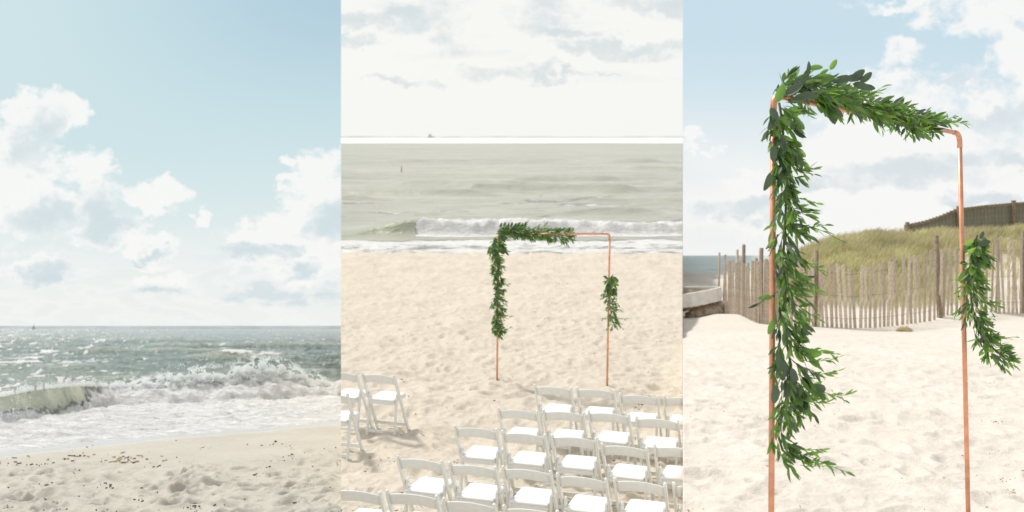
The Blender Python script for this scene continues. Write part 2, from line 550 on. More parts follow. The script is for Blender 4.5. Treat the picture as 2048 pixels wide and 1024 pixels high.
# skirts down both seams so the beach is a solid bank
Vs = V.copy()
def with_skirt(V, sides, depth):
    parts = []
    if 'l' in sides:
        e = V[:, :1].copy(); e[..., 2] -= depth[:, None]; parts.append(e)
    parts.append(V)
    if 'r' in sides:
        e = V[:, -1:].copy(); e[..., 2] -= depth[:, None]; parts.append(e)
    return np.concatenate(parts, 1)
Vw = with_skirt(V, 'lr', 0.6 + 0.25 * Yr)
o = mesh_np('sand', Vw.reshape(-1, 3), grid_faces(*Vw.shape[:2]), M['sand_centre']); tag(o, kind='structure')

# sea with a breaking wave and the wash
cols = np.linspace(KL, KR, 420)
rows_px = np.concatenate([np.linspace(512, 420, 260, endpoint=False), np.linspace(420, 300, 240, endpoint=False), np.linspace(300, 275.55, 60)])
Yr = EYE * F / (rows_px - HR)
YY, KK = np.meshgrid(Yr, cols, indexing='ij'); XX = YY * KK; PXX = KK * F + 1024
fade = ss(YY, 500, 60)
h = fade * (0.16 * fbm(XX * 0.07, YY * 0.22, 4, 40) + 0.06 * fbm(XX * 0.4, YY * 0.9, 3, 50))
# long low swells
for (yc, amp, w, sd) in ((70, 0.55, 2.4, 60), (58, 0.32, 1.8, 61), (86, 0.42, 3.0, 62), (48.5, 0.3, 1.4, 63), (112, 0.5, 4, 64), (150, 0.5, 5, 67), (64, 0.35, 2, 68), (78, 0.35, 2.4, 69)):
    yc_ = yc + 1.5 * fbm(XX * 0.08, XX * 0 + sd, 2, sd)
    m_ = ss(fbm(XX * 0.09, XX * 0 + 3.3 + sd, 2, sd + 1), -0.15, 0.35)
    t = YY - yc_
    h = h + amp * m_ * np.where(t < 0, np.exp(-(t / (w * 0.35)) ** 2), np.exp(-(t / w) ** 2))
# the breaker: base row ~472, crest row ~441, spilling from x=833 rightwards
yb = 38.6 + 0.35 * fbm(XX * 0.25, XX * 0, 2, 66) - 0.8 * ss(PXX, 760, 683)
hw = 0.50 * ss(PXX, 690, 830) * (1 - 0.25 * ss(PXX, 1000, 1300)) + 0.05
t = YY - yb
br = np.where(t < 0, np.exp(-(t / 0.28) ** 2), np.exp(-(t / 2.2) ** 2)) * hw
spill = ss(PXX + 34 * fbm(XX * 1.1, YY * 0.6, 3, 79), 822, 842)
br = br * (1 + 0.22 * spill * fbm(XX * 1.6, YY * 1.6, 3, 70))
foamb = spill * np.where(t < 0, np.exp(-(t / 0.9) ** 4), ss(2.6 + 1.2 * fbm(XX * 0.5, YY * 0.5, 3, 72) - t, 0, 1.2))
h = h * ss(YY, 34, 50) * 1.0 + br
# wash on the sand
wash = ss(YY, 31.9, 32.4) * ss(37.2 + 0.7 * fbm(XX * 0.3, YY * 0.3, 3, 73) - YY, 0, 1.6)
edge = 32.75 + 0.35 * fbm(XX * 0.35, XX * 0, 3, 74)
h = h + 0.02 + 0.03 * fbm(XX * 1.2, YY * 2, 3, 75) * wash
h = h - 0.12 * ss(edge - YY, -0.1, 0.5)
band = ss(YY, 520 + 60 * fbm(XX * 0.012, XX * 0, 3, 76), 620) * ss(YY, 2800, 2300)
white_flecks = 0.55 * ss(fbm(XX * 0.12, YY * 0.35, 4, 77), 0.30, 0.62) * ss(YY, 42, 45) * ss(YY, 78, 52)
foam = np.clip(np.maximum.reduce([foamb, (0.62 + 0.25 * fbm(XX * 0.5, YY * 0.8, 4, 78) + 0.2 * ss(YY, 33.5, 36)) * wash, band * 1.1, white_flecks]), 0, 1.3)
greenish = ss(PXX, 845, 800) * np.exp(-((YY - yb) / 1.2) ** 2) * 0.8
V = np.stack([XX, YY, h], -1)
Vw = with_skirt(V, 'lr', 0.6 + 0.02 * Yr)
pad = lambda a: np.concatenate([a[:, :1], a, a[:, -1:]], 1)
o = mesh_np('sea', Vw.reshape(-1, 3), grid_faces(*Vw.shape[:2]), M['sea_centre'], attrs={'foam': pad(foam), 'green_tint': pad(greenish)}); tag(o, kind='structure')


def ridge(name, k0, k1, d, base_z, hfun, mat, thick=60, n=160):
    """a far low strip of land with real depth"""
    ks = np.linspace(k0, k1, n); hs = np.array([hfun(k * F + 1024) for k in ks])
    f0 = np.stack([ks * d, ks * 0 + d, ks * 0 + base_z], -1); t0 = np.stack([ks * (d + thick * 0.4), ks * 0 + d + thick * 0.4, base_z + hs], -1)
    t1 = np.stack([ks * (d + thick), ks * 0 + d + thick, ks * 0 + base_z], -1)
    V = np.stack([f0, t0, t1], 0)
    o = mesh_np(name, V.reshape(-1, 3), grid_faces(3, n), mat)
    return tag(o, kind='structure')


ridge('headland', KL, KR, 2960, -1, lambda x: 5.2 + 0.8 * math.sin(x * 0.02) + 0.5 * math.sin(x * 0.071), M['landc'])

# ship, marker
d = 2940
s0 = P(862, 275, d)
ship = empty('ship', (s0.x, d, 0), 'faint grey ship far off on the horizon above the arch', 'ship')
mb = MB()
hull = [(-10, 0), (10, 0), (12.5, 4.2), (-11, 3.4)]
bmv = [[mb.bm.verts.new((x, yy_, z)) for x, z in hull] for yy_ in (-2.5, 2.5)]
mb.bm.faces.new(bmv[0]); mb.bm.faces.new(bmv[1][::-1])
for k in range(4): mb.bm.faces.new((bmv[0][k], bmv[1][k], bmv[1][(k + 1) % 4], bmv[0][(k + 1) % 4]))
mb.build('hull', M['ship'], ship)
MB().box((-3, 0, 3.7), (-3, 0, 9), 9, 4).box((-3, 0, 9), (-3, 0, 11.5), 5, 3).build('deckhouse', M['ship'], ship)
MB().tube([(2, 0, 3.9), (2, 0, 14)], 0.35, 6).build('mast', M['ship'], ship)
d = 105
s0 = P(803, 345, d)
mk = empty('marker_buoy', (s0.x, d, -0.1), 'small faded red marker standing in the pale sea left of the arch', 'buoy')
MB().tube([(0, 0, 0), (0, 0, 0.15), (0, 0, 0.25)], [0.16, 0.16, 0.06], 12).build('float', M['buoy'], mk, True)
MB().tube([(0, 0, 0.22), (0, 0, 0.80)], 0.045, 8).build('pole', M['buoy'], mk, True)


def cz(x, y):
    return float((centre_relief(np.array([x]), np.array([y])) + c_base(np.array([x]), np.array([y])))[0])


# ------------------------------------------------------------------ folding chairs
def chair_proto():
    root = empty('folding_chair', (0, 0, 0), 'x', 'chair', 'white folding chairs set out in rows')
    for s in (-1, 1):
        # long post: back upright that runs on down to the front foot
        top, foot = Vector((0.222 * s, -0.235, 0.785)), Vector((0.222 * s, 0.205, -0.02))
        mb = MB().box(foot, top, 0.024, 0.046, (1, 0, 0), 0.005)
        mb.ball(top + Vector((0, 0, 0.004)), 0.0165, (0.9, 1.2, 1.0))
        mb.build('back_post', M['paint'], root)
        # rear leg with its rounded head above the seat
        a, b_ = Vector((0.190 * s, -0.075, 0.520)), Vector((0.190 * s, -0.165, -0.02))
        mb = MB().box(b_, a, 0.024, 0.044, (1, 0, 0), 0.005)
        mb.ball(a, 0.0225, (0.5, 1, 1))
        mb.build('rear_leg', M['paint'], root)
        MB().tube([(0.176 * s, -0.083, 0.505), (0.238 * s, -0.083, 0.505)], 0.0055, 8).build('bolt', M['bolt'], root)
        MB().box((0.166 * s, -0.165, 0.415), (0.166 * s, 0.225, 0.425), 0.020, 0.036, (1, 0, 0), 0.004).build('seat_rail', M['paint'], root)
    # broad bowed top rail
    mb = MB(); n = 12; vs = []
    for k in range(n + 1):
        u = k / n * 2 - 1; x = 0.211 * u
        arch = 0.030 * (1 - u * u); bow = -0.028 * (1 - u * u)
        ring = []
        for (dy_, z_) in ((-0.010, 0.655), (-0.011, 0.664), (-0.011, 0.752), (-0.006, 0.760), (0.006, 0.760), (0.010, 0.750), (0.010, 0.664), (0.009, 0.655)):
            z = z_ + arch
            yb_ = -0.235 + (0.785 - z_) * 0.535
            ring.append(mb.bm.verts.new((x, yb_ + bow + dy_ + 0.002, z)))
        vs.append(ring)
    for a, b_ in zip(vs, vs[1:]):
        for k in range(8): mb.bm.faces.new((a[k], a[(k + 1) % 8], b_[(k + 1) % 8], b_[k]))
    mb.bm.faces.new(vs[0]); mb.bm.faces.new(vs[-1][::-1])
    mb.build('top_rail', M['paint'], root, True)
    # padded seat
    mb = MB()
    outline = []
    x0, x1, y0, y1, rr = -0.176, 0.176, -0.165, 0.235, 0.045
    for (cx, cy, a0) in ((x1 - rr, y1 - rr, 0), (x0 + rr, y1 - rr, 90), (x0 + 0.01, y0 + 0.01, 180), (x1 - 0.01, y0 + 0.01, 270)):
        r_ = rr if cy > 0 else 0.01
        for q in range(5):
            t = R(a0 + 22.5 * q); outline.append((cx + r_ * math.cos(t), cy + r_ * math.sin(t)))
    def slab(mb, z0, z1, puff):
        lv = [(z0, 1.0), (z1 - 0.008, 1.0), (z1, 0.97), (z1 + puff, 0.75), (z1 + puff * 1.3, 0.3)]
        rings = [[mb.bm.verts.new((x * s_, (y - 0.035) * s_ + 0.035, z)) for x, y in outline] for z, s_ in lv]
        for a, b_ in zip(rings, rings[1:]):
            for k in range(len(outline)): mb.bm.faces.new((a[k], a[(k + 1) % len(outline)], b_[(k + 1) % len(outline)], b_[k]))
        mb.bm.faces.new(rings[0][::-1]); mb.bm.faces.new(rings[-1])
    slab(mb, 0.441, 0.462, 0.005)
    mb.build('seat_pad', M['vinyl'], root, True)
    MB().box((-0.156, -0.156, 0.418), (0.156, -0.156, 0.418), 0.018, 0.044, (0, 1, 0), 0.003).build('rear_apron', M['paint'], root)
    MB().box((-0.156, 0.206, 0.424), (0.156, 0.206, 0.424), 0.018, 0.030, (0, 1, 0), 0.003).build('front_apron', M['paint'], root)
    MB().box((-0.210, 0.170, 0.068), (0.210, 0.170, 0.068), 0.016, 0.044, (0, 1, 0), 0.003).build('front_stretcher', M['paint'], root)
    MB().box((-0.178, -0.153, 0.046), (0.178, -0.153, 0.046), 0.016, 0.036, (0, 1, 0), 0.003).build('rear_stretcher', M['paint'], root)
    return root


def cut_at_seam(root):
    """where a chair stands across the edge of its beach, it ends there"""
    bpy.context.view_layer.update()
    for ch in list(root.children):
        W = root.matrix_world @ ch.matrix_basis
        bm = bmesh.new(); bm.from_mesh(ch.data); bm.transform(W)
        for k, sg in ((KL, -1), (KR, 1)):
            n = Vector((1, -k, 0)).normalized() * sg
            r = bmesh.ops.bisect_plane(bm, geom=bm.verts[:] + bm.edges[:] + bm.faces[:], plane_co=(0, 0, 0), plane_no=n, clear_outer=True)
            es = [e for e in r['geom_cut'] if isinstance(e, bmesh.types.BMEdge)]
            if es and bm.faces: bmesh.ops.holes_fill(bm, edges=es, sides=0)
        if not bm.faces:
            bm.free(); bpy.data.objects.remove(ch); continue
        bm.transform(W.inverted())
        me = ch.data.copy(); bm.to_mesh(me); bm.free(); ch.data = me


proto = chair_proto(); proto_used = False
ux, uy = math.cos(R(17)), -math.sin(R(17))      # along a row, towards the right
ordn = ['front', 'second', 'third', 'fourth', 'rear']
nth = ['first', 'second', 'third', 'fourth', 'fifth', 'sixth', 'seventh']
# left corner of each row's first back, at back height
starts = [(0.262, 12.05), (-0.165, 11.16), (-0.605, 10.32), (-1.085, 9.40), (-1.565, 8.60)]
PITCH = 0.517


def add_chair(cx, cy, rz, label):
    global proto_used
    if not proto_used:
        root = proto; proto_used = True
    else:
        root = link(proto.copy())
        for ch in proto_children:
            c = link(ch.copy()); c.parent = root
    root.location = (cx, cy, cz(cx, cy) * 0.5)
    root.rotation_euler = (0, 0, rz)
    root['label'] = label
    return root


proto_children = list(proto.children)
placed = []
def seat_centre(cornerx, cornery, k):
    # corner is the outer top of a left post: centre of that back, then forward to the chair's origin
    bx_, by_ = cornerx + ux * (0.236 + k * PITCH), cornery + uy * (0.236 + k * PITCH)
    f = Vector((math.sin(R(17)), math.cos(R(17))))
    return bx_ + f.x * 0.235, by_ + f.y * 0.235
jr = random.Random(5)
for ri, (sx, sy) in enumerate(starts):
    for k in range(7):
        cx, cy = seat_centre(sx, sy, k)
        if (cx - 0.26) / cy > KR - 0.002: break
        placed.append((cx, cy, ri, k, 'right'))
for (ri, k, x, y) in ((0, 0, 0.262 - ux * 2.275, 12.05 - uy * 2.275), (0, 1, 0.262 - ux * 2.79, 12.05 - uy * 2.79), (1, 0, -0.165 - ux * 2.31, 11.16 - uy * 2.31)):
    cx, cy = seat_centre(x, y, 0)
    placed.append((cx, cy, ri, k, 'left'))
for (cx, cy, ri, k, side) in placed:
    if side == 'right':
        lab = 'white folding chair, %s from the aisle in the %s row of the right block' % (nth[k], ordn[ri])
    else:
        lab = ['white folding chair beside the aisle in the front row at left', 'cropped white folding chair at the left edge, front row'][k] if ri == 0 \
            else 'cropped white folding chair at the left edge in the second row'
    c = add_chair(cx, cy, -R(17) + jr.uniform(-0.035, 0.035), lab)
    placed_root = c
    x0_, x1_ = (cx - 0.45) / cy, (cx + 0.45) / cy
    c['_cut'] = 1 if (x0_ < KL or x1_ > KR) else 0
bpy.context.view_layer.update()
for o in [o for o in sc.objects if '_cut' in o.keys()]:
    if o['_cut']: cut_at_seam(o)
    del o['_cut']


# ------------------------------------------------------------------ copper arches
def arch(feet, tops, rad, label):
    (a, b_), (ta, tb) = feet, tops
    root = empty('copper_arch', a, label, 'wedding arch')
    off = -Vector(a)
    L = lambda p: Vector(p) + off
    a2, b2 = Vector(a) - Vector((0, 0, 0.12)), Vector(b_) - Vector((0, 0, 0.12))
    ta, tb = Vector(ta), Vector(tb)
    bar = (tb - ta).normalized()
    for (f_, t_) in ((a2, ta), (b2, tb)):
        up = (t_ - f_).normalized()
        MB().tube([L(f_), L(t_ - up * 0.045)], rad, 14).build('post', M['copper'], root, True)
    MB().tube([L(ta + bar * 0.045), L(tb - bar * 0.045)], rad, 14).build('crossbar', M['copper'], root, True)
    for (t_, f_, s) in ((ta, a2, 1), (tb, b2, -1)):
        up = (t_ - f_).normalized()
        pts = []
        for q in range(9):
            w = q / 8
            p0 = t_ - up * 0.06; p1 = t_; p2 = t_ + bar * s * 0.06
            pts.append(L(p0 * (1 - w) ** 2 + p1 * 2 * w * (1 - w) + p2 * w * w))
        MB().tube([L(t_ - up * 0.085)] + pts + [L(t_ + bar * s * 0.085)], rad * 1.15, 14).build('elbow', M['copper'], root, True)
    return root


def leaf_verts(kind, bend, fold):
    """kind 0 slim pointed leaf, 1 broad oval leaf; x along, unit length; returns verts, quads"""
    st = [(0, .02), (.12, .42), (.30, .86), (.50, 1), (.70, .80), (.88, .38), (1, .01)] if kind == 0 else [(0, .04), (.10, .50), (.28, .92), (.50, 1), (.74, .86), (.92, .46), (1, .03)]
    w = 0.13 if kind == 0 else 0.225
    vs = []; fs = []
    for (x, s) in st:
        z = bend * (x * x) * -1.0
        vs += [(x, -w * s, z + fold * w * s), (x, 0, z), (x, w * s, z + fold * w * s)]
    for i in range(len(st) - 1):
        a = i * 3
        fs += [(a, a + 1, a + 4, a + 3), (a + 1, a + 2, a + 5, a + 4)]
    return np.array(vs), np.array(fs)


LEAFS = {}
for kind in (0, 1):
    for v_, (bend, fold) in enumerate(((0.12, 0.35), (0.30, 0.25), (-0.05, 0.5))):
        LEAFS[(kind, v_)] = leaf_verts(kind, bend, fold)
LMESH = {}
def leaf_mesh(kind, v_, mi):
    if (kind, v_, mi) not in LMESH:
        vs, fs = LEAFS[(kind, v_)]
        me = bpy.data.meshes.new('leaf'); me.from_pydata([tuple(v) for v in vs], [], [tuple(f) for f in fs]); me.materials.append(LM[mi])
        me.polygons.foreach_set('use_smooth', [True] * len(me.polygons))
        LMESH[(kind, v_, mi)] = me
    return LMESH[(kind, v_, mi)]


def frame(d, n):
    d = d.normalized(); n = (n - d * n.dot(d))
    if n.length < 1e-4: n = d.orthogonal()
    n.normalize(); s = n.cross(d)
    return Matrix(((d.x, s.x, n.x), (d.y, s.y, n.y), (d.z, s.z, n.z)))


def sprig(rnd, leaves, stems, p, d, length, nleaf, lsize, kind, mats, droop=0.25, spread=0.75, curl=None):
    """a twig with alternate leaves"""
    p = Vector(p); d = Vector(d).normalized(); pts = [p.copy()]
    seg = length / nleaf
    for i in range(nleaf):
        d = (d + Vector((0, 0, -droop * 0.12)) + Vector((rnd.gauss(0, .08), rnd.gauss(0, .08), rnd.gauss(0, .08))) + (curl or Vector())).normalized()
        p = p + d * seg; pts.append(p.copy())
        side = d.orthogonal(); side.rotate(Quaternion(d, rnd.uniform(0, 6.28)))
        side = (side + Vector((0, 0, 0.4 if i % 2 else -0.4))).normalized()
        ld = (d + side * spread * rnd.uniform(0.4, 1.2))
        if i == nleaf - 1: ld = d
        nn = Vector((rnd.gauss(0, .6), -0.6 + rnd.gauss(0, .6), 0.6 + rnd.gauss(0, .6)))
        sz = lsize * rnd.uniform(0.7, 1.2) * (1 - 0.35 * (i / nleaf) ** 2)
        leaves.append((p.copy(), ld.normalized(), nn, sz, kind, rnd.randrange(3), rnd.choice(mats)))
    stems.append((pts, 0.0016))


def garland(path, lenf, n, wind, along, lsize, label, seed, maxparts=300, wisps=(), bigs=(), thick=0.028, dens=None, mats=(0, 0, 1, 2), stemr=0.006, outw=0.8, leftlim=None, kindf=None, group=None, nl=(4, 7)):
    rnd = random.Random(seed)
    path = [Vector(p) for p in path]
    seglen = [(b - a).length for a, b in zip(path, path[1:])]; tot = sum(seglen)
    def at(t):
        s = t * tot
        for i, L in enumerate(seglen):
            if s <= L or i == len(seglen) - 1:
                w = min(1, s / L); return path[i].lerp(path[i + 1], w), (path[i + 1] - path[i]).normalized()
            s -= L
    leaves, stems = [], []
    for k in range(n):
        t = (k + rnd.random()) / n
        if dens and rnd.random() > dens(t): continue
        p, tg = at(t)
        a = rnd.uniform(0, 6.28); o1 = tg.orthogonal(); o1.rotate(Quaternion(tg, a))
        L = lenf(t) * rnd.uniform(0.55, 1.25)
        d = Vector(wind) * rnd.uniform(0.2, 1.2) + tg * along * rnd.uniform(0.4, 1.2) + o1 * rnd.uniform(0.2, outw)
        q = rnd.randint(*nl)
        if leftlim is not None and d.x < leftlim: d.x = leftlim + 0.3 * (d.x - leftlim)
        kd = kindf(t, rnd) if kindf else 0
        sprig(rnd, leaves, stems, p + o1 * thick * rnd.random(), d, L, q, lsize * (1.25 if kd else 1), kd, mats)
    for (p, d, L, q, cu) in wisps:
        sprig(rnd, leaves, stems, p, d, L, q, lsize * 0.85, 0, (0, 2, 2), 0.1, 0.9, Vector(cu))
    for (p, d, s, nn, mi) in bigs:
        s *= 0.85
        leaves.append((Vector(p), Vector(d).normalized(), Vector(nn), s, 1, rnd.randrange(3), mi))
    org = path[0].copy()
    root = empty('leaf_garland', org, label, 'garland', group)
    mb = MB()
    mb.tube([p - org for p in path], stemr, 6)
    for pts, r_ in stems:
        mb.tube([p - org for p in pts], r_, 3)
    mb.build('stem', M['stem'], root, True)
    eye = Vector((0, 0, EYE))
    leaves.sort(key=lambda l: (l[0] - eye).length - l[3] * 3)
    vs_, fs_, mi_, nv = [], [], [], 0
    for i, (p, d, nn, s, kd, vr, mi) in enumerate(leaves):
        fr = frame(d, nn)
        if i < maxparts:
            o = link(bpy.data.objects.new('leaf', leaf_mesh(kd, vr, mi)))
            o.parent = root
            o.matrix_basis = Matrix.Translation(p - org) @ (fr.to_4x4() @ Matrix.Diagonal((s, s, s, 1)))
        else:
            v0, f0 = LEAFS[(kd, vr)]
            A = np.array(fr) * s
            vs_.append(v0 @ A.T + np.array(p - org)); fs_.append(f0 + nv); mi_.append(np.full(len(f0), mi)); nv += len(v0)
    if vs_:
        o = mesh_np('foliage', np.concatenate(vs_), np.concatenate(fs_), LM[0], root)
        o.data.materials.append(LM[1]); o.data.materials.append(LM[2])
        o.data.polygons.foreach_set('material_index', np.concatenate(mi_).astype(np.int32))
        o['kind'] = 'stuff'
    return root


# arch on the wedding beach
fa = Vector((-0.232, 15.45, cz(-0.232, 15.45))); fb = Vector((1.424, 14.99, cz(1.424, 14.99)))
ta, tb = P(997, 468, 15.45), P(1219.5, 467.5, 14.99)
arch((fa, fb), (ta, tb), 0.0155, 'slim copper pipe arch standing in the sand in front of the chairs')
ud = Vector((0, -0.05, 0))
garland([P(x, y, 15.38) for x, y in ((993, 472), (989, 500), (991, 540), (996, 580), (993, 620), (992, 655), (999, 668))],
        lambda t: 0.085 + 0.045 * math.sin(t * 11), 215, (0.55, -0.1, 0.0), 0.9, 0.080, 'leafy green garland hanging down the left post of the arch behind the chairs', 21, 0,
        wisps=[(P(1000, 630, 15.3), (1, 0, -0.3), 0.2, 8, (0.02, 0, 0.02)), (P(1000, 655, 15.3), (1, 0, -0.1), 0.17, 7, (0, 0, 0.03)), (P(1005, 570, 15.3), (0.8, 0, 0.2), 0.1, 6, (0, 0, 0))],
        thick=0.04, mats=(0, 0, 1, 2), leftlim=-0.2, kindf=lambda t, r_: 1 if t < 0.12 and r_.random() < .6 else 0)
garland([P(x, y, 15.4 - 0.3 * (x - 995) / 225) for x, y in ((993, 468), (1012, 459), (1040, 461), (1070, 466), (1100, 468), (1128, 471), (1140, 473))],
        lambda t: 0.12 - 0.03 * t, 180, (0.3, -0.1, -0.12), 1.0, 0.080, 'leafy green garland along the crossbar of the arch behind the chairs', 22, 0,
        thick=0.05, mats=(0, 0, 1, 2), kindf=lambda t, r_: 1 if t < 0.4 and r_.random() < .3 else 0,
        bigs=[(P(1000 + 7 * k, 456 - 2 * (k % 2), 15.3), (0.4, -.1, 1), 0.10, (0.3, -1, 0), 1) for k in range(8)])
garland([P(x, y, 14.93) for x, y in ((1226, 548), (1222, 565), (1219, 590), (1220, 615), (1223, 635), (1228, 650))],
        lambda t: 0.08 + 0.05 * t, 75, (0.35, -0.1, 0.0), 0.9, 0.075, 'short leafy garland on the right post of the arch behind the chairs', 23, 0,
        wisps=[(P(1226, 638, 14.9), (1, 0, 0.0), 0.18, 8, (0, 0, 0)), (P(1228, 645, 14.9), (1, 0, -0.2), 0.14, 7, (0, 0, 0.03))],
        thick=0.03, mats=(0, 1, 2), kindf=lambda t, r_: 1 if t < 0.3 else 0)


# ------------------------------------------------------------------ THE SURF BEACH (left)
HL = 1.857
zl = lambda Y: EYE - HL - SL * Y
def rowsh(u): return np.interp(u, [-500, 0, 130, 350, 520, 682, 950], [955, 902, 888, 868, 856, 840, 812])
def Yof(row): return HL * F / (row - 657)
# sand
nc = 460; nr = 420
vv = np.linspace(0, 1, nr)[:, None]
near_row = 1600.0
t_rows = np.concatenate([np.linspace(0, 0.48, 50, endpoint=False), np.linspace(0.48, 1, nr - 50)])[:, None]
uk = np.linspace(-420, 682, nc)[None, :]
endrow = rowsh(uk) - 28
rowsm = near_row + (endrow - near_row) * t_rows
YY = Yof(rowsm)
# beyond the seam the beach carries on beneath the wedding beach's bank
uu = -420 + (uk + 420) * ((682 + np.clip((YY - 10.6) * 60, 0, 230) + 420) / (682 + 420))
XX = (uu - 1024) / F * YY
YSH = Yof(rowsh(uu))
dist = YSH - YY
rough = ss(Yof(rowsm * 0 + 940 - 14 * (uu / 682)), 0, 1) * ss(YY, 14.6, 12.3) + 0.0
rough2 = np.maximum(rough, ss(uu, 480, 640) * ss(YY, 16.2, 13.6) * 0.8) * (0.55 + 0.45 * ss(fbm(XX * 0.7, YY * 0.7, 3, 81), -0.4, 0.3))
h = 0.03 * fbm(XX * 0.35, YY * 0.35, 3, 80) * ss(dist, 0, 2.5) + rough2 * (0.045 * fbm(XX * 1.3, YY * 1.3, 4, 82) - 0.12 * dimples(XX, YY, 0.46, 120) - 0.085 * dimples(XX + 0.1 * fbm(XX * 3, YY * 3, 2, 84), YY, 0.28, 160, 0.6) + 0.012 * fbm(XX * 7, YY * 7, 3, 85))
h = h - 0.06 * np.clip(-dist, 0, 9)
wet = ss(dist + 0.2 * fbm(XX * 0.6, YY * 0.6, 3, 83), 1.15, 0.15)
Z = zl(YY) + h
V = np.stack([XX, YY, Z], -1)
o = mesh_np('sand', V.reshape(-1, 3), grid_faces(*V.shape[:2]), M['sand_left'], attrs={'wet': wet}); tag(o, kind='structure')
def lz(X, Y): return zl(Y)

# sea
nc = 620
tr_ = np.concatenate([np.linspace(0, 0.62, 430, endpoint=False), np.linspace(0.62, 0.93, 170, endpoint=False), np.linspace(0.93, 1, 50)])[:, None]
uk = np.linspace(-420, 940, nc)[None, :]
r0 = rowsh(uk) + 9
rowsm = r0 + (657.95 - r0) * tr_
YY = Yof(rowsm); uu = np.broadcast_to(uk, YY.shape); XX = (uu - 1024) / F * YY
YSH = Yof(rowsh(uu)) + 0.18 * fbm(XX * 0.8, XX * 0, 3, 90)
dist = YY - YSH
brow = np.interp(uu, [-500, 0, 120, 230, 400, 600, 700, 950], [880, 852, 834, 812, 806, 797, 792, 770])
crow = np.interp(uu, [-500, -200, 0, 80, 150, 230, 300, 400, 500, 560, 620, 660, 700, 950], [822, 805, 790, 775, 768, 770, 766, 760, 752, 748, 756, 762, 757, 750])
YB = Yof(brow) + 0.12 * fbm(XX * 1.0, XX * 0, 2, 91)
HW = np.clip((HL * F - (crow - 657) * (YB + 0.5)) / F, 0.1, 1.2)
t = YY - YB
roll = fbm(XX * 1.1, YY * 1.4, 4, 92)
spl = ss(uu + 80 * fbm(XX * 1.5, YY * 2.4, 4, 121) + 30 * ss(t, 0.5, -0.2), 150, 290) * ss(uu, 694, 672)
fl_ = -0.15 - 0.45 * spl
wave = np.where(t < 0.45, np.clip((t - fl_) / (0.45 - fl_), 0, 1) ** 1.2 * (1 - spl) + spl * np.sqrt(np.clip((t - fl_) / (0.45 - fl_), 0, 1)), np.exp(-((t - 0.45) / 1.9) ** 2)) * HW
wave = wave * (1 - 0.22 * spl) * (1 + spl * 0.34 * roll + spl * 0.22 * fbm(XX * 3.4, YY * 3.4, 3, 124) + 0.05 * fbm(XX * 0.8, YY * 0.2, 3, 93))
far = ss(YY, 700, 60)
off = ss(t, 0.8, 3.5)
h = far * off * (0.20 * fbm(XX * 0.10, YY * 0.24, 4, 94) + 0.11 * fbm(XX * 0.35, YY * 0.65, 4, 95))
for (yc, amp, w, u0, u1, sd) in ((37.5, 0.34, 1.7, 430, 700, 96), (45, 0.30, 1.5, 560, 760, 97), (56, 0.42, 2.2, 420, 560, 98), (33, 0.22, 1.2, 250, 420, 99), (31.5, 0.22, 1.1, 60, 330, 100),
                                (72, 0.45, 2.6, 120, 480, 101), (60, 0.38, 2.0, 640, 900, 102), (95, 0.5, 3.5, 300, 700, 103), (130, 0.5, 4, -100, 420, 104), (42, 0.3, 1.6, -80, 180, 105)):
    yc_ = yc * (1 + 0.02 * fbm(XX * 0.12, XX * 0 + sd, 2, sd)); q = YY - yc_
    mk_ = ss(uu, u0 - 60, u0 + 40) * ss(uu, u1 + 60, u1 - 40)
    h = h + amp * mk_ * np.where(q < 0, np.exp(-(q / (w * 0.4)) ** 2), np.exp(-(q / w) ** 2))
crest = h.copy()
chop = 0.03 * fbm(XX * 1.6, YY * 2.4, 3, 106)
wash = ss(-t, -0.2, 0.35)
h = h * off + wave + 0.02 + wash * (0.05 * np.clip(fbm(XX * 1.6, YY * 2.6, 4, 107), -0.4, 1) * 1.5 + 0.03) + chop * off
h = h * ss(dist, -0.1, 0.9) + 0.012 - 0.10 * ss(-dist, -0.02, 0.5)
lip = np.exp(-((dist - 0.12) / 0.14) ** 2) * 0.02 * (1 + fbm(XX * 3, YY * 3, 2, 108)); h = h + lip * (dist > -0.1)
foam = wash * (1.05 + 0.25 * fbm(XX * 0.8, YY * 1.6, 4, 109)) * ss(dist, -0.5, -0.15)
foam = np.maximum(foam, spl * ss(t, 2.2, 1.2) * 1.3 * (t >= -1.0))
topf = (1 - spl) * (np.exp(-((t - 0.60) / 0.22) ** 2) * (0.62 + 0.5 * fbm(XX * 2, YY * 2, 3, 110)))
basef = (1 - spl) * ss(uu + 70 * fbm(XX * 1.2, YY * 2.5, 3, 122), 130, 40) * np.exp(-((t + 0.02) / 0.13) ** 2) * 1.1
backf = ss(uu, 420, 260) * ss(t, 6.5, 2.5) * ss(t, 0.5, 1.2) * ss(fbm(XX * 0.55, YY * 0.9, 4, 111), 0.0, 0.45) * 0.85
white_flecks = ss(crest * far + 0.22 * fbm(XX * 0.5, YY * 0.9, 4, 112), 0.36, 0.60) * off * 0.75 * ss(YY, 130, 70)
white_flecks = np.maximum(white_flecks, off * 0.7 * ss(fbm(XX * 0.22, YY * 0.10, 5, 113, 0.65) + 0.28 * ss(uu, 420, -50), 0.52, 0.85))  # this and the next: foam flecks thickened leftwards in place of sun glitter
white_flecks = np.maximum(white_flecks, off * 0.75 * ss(fbm(XX * 1.1, YY * 0.8, 4, 114, 0.65) + 0.34 * ss(uu, 380, -20) + 0.1 * ss(uu, 640, 300), 0.62, 0.9))
foam = np.clip(np.maximum.reduce([foam, topf, basef, backf, white_flecks]), 0, 1.3)
greenish = (1 - spl) * np.exp(-((t - 0.32) / 0.42) ** 2) * ss(HW, 0.05, 0.3) * (0.75 + 0.35 * fbm(XX * 0.9, YY * 1.5, 3, 123))  # light passing through the wave face, put into its colour
greenish = np.maximum(greenish, 0.30 * off * ss(crest, 0.12, 0.38) * far)
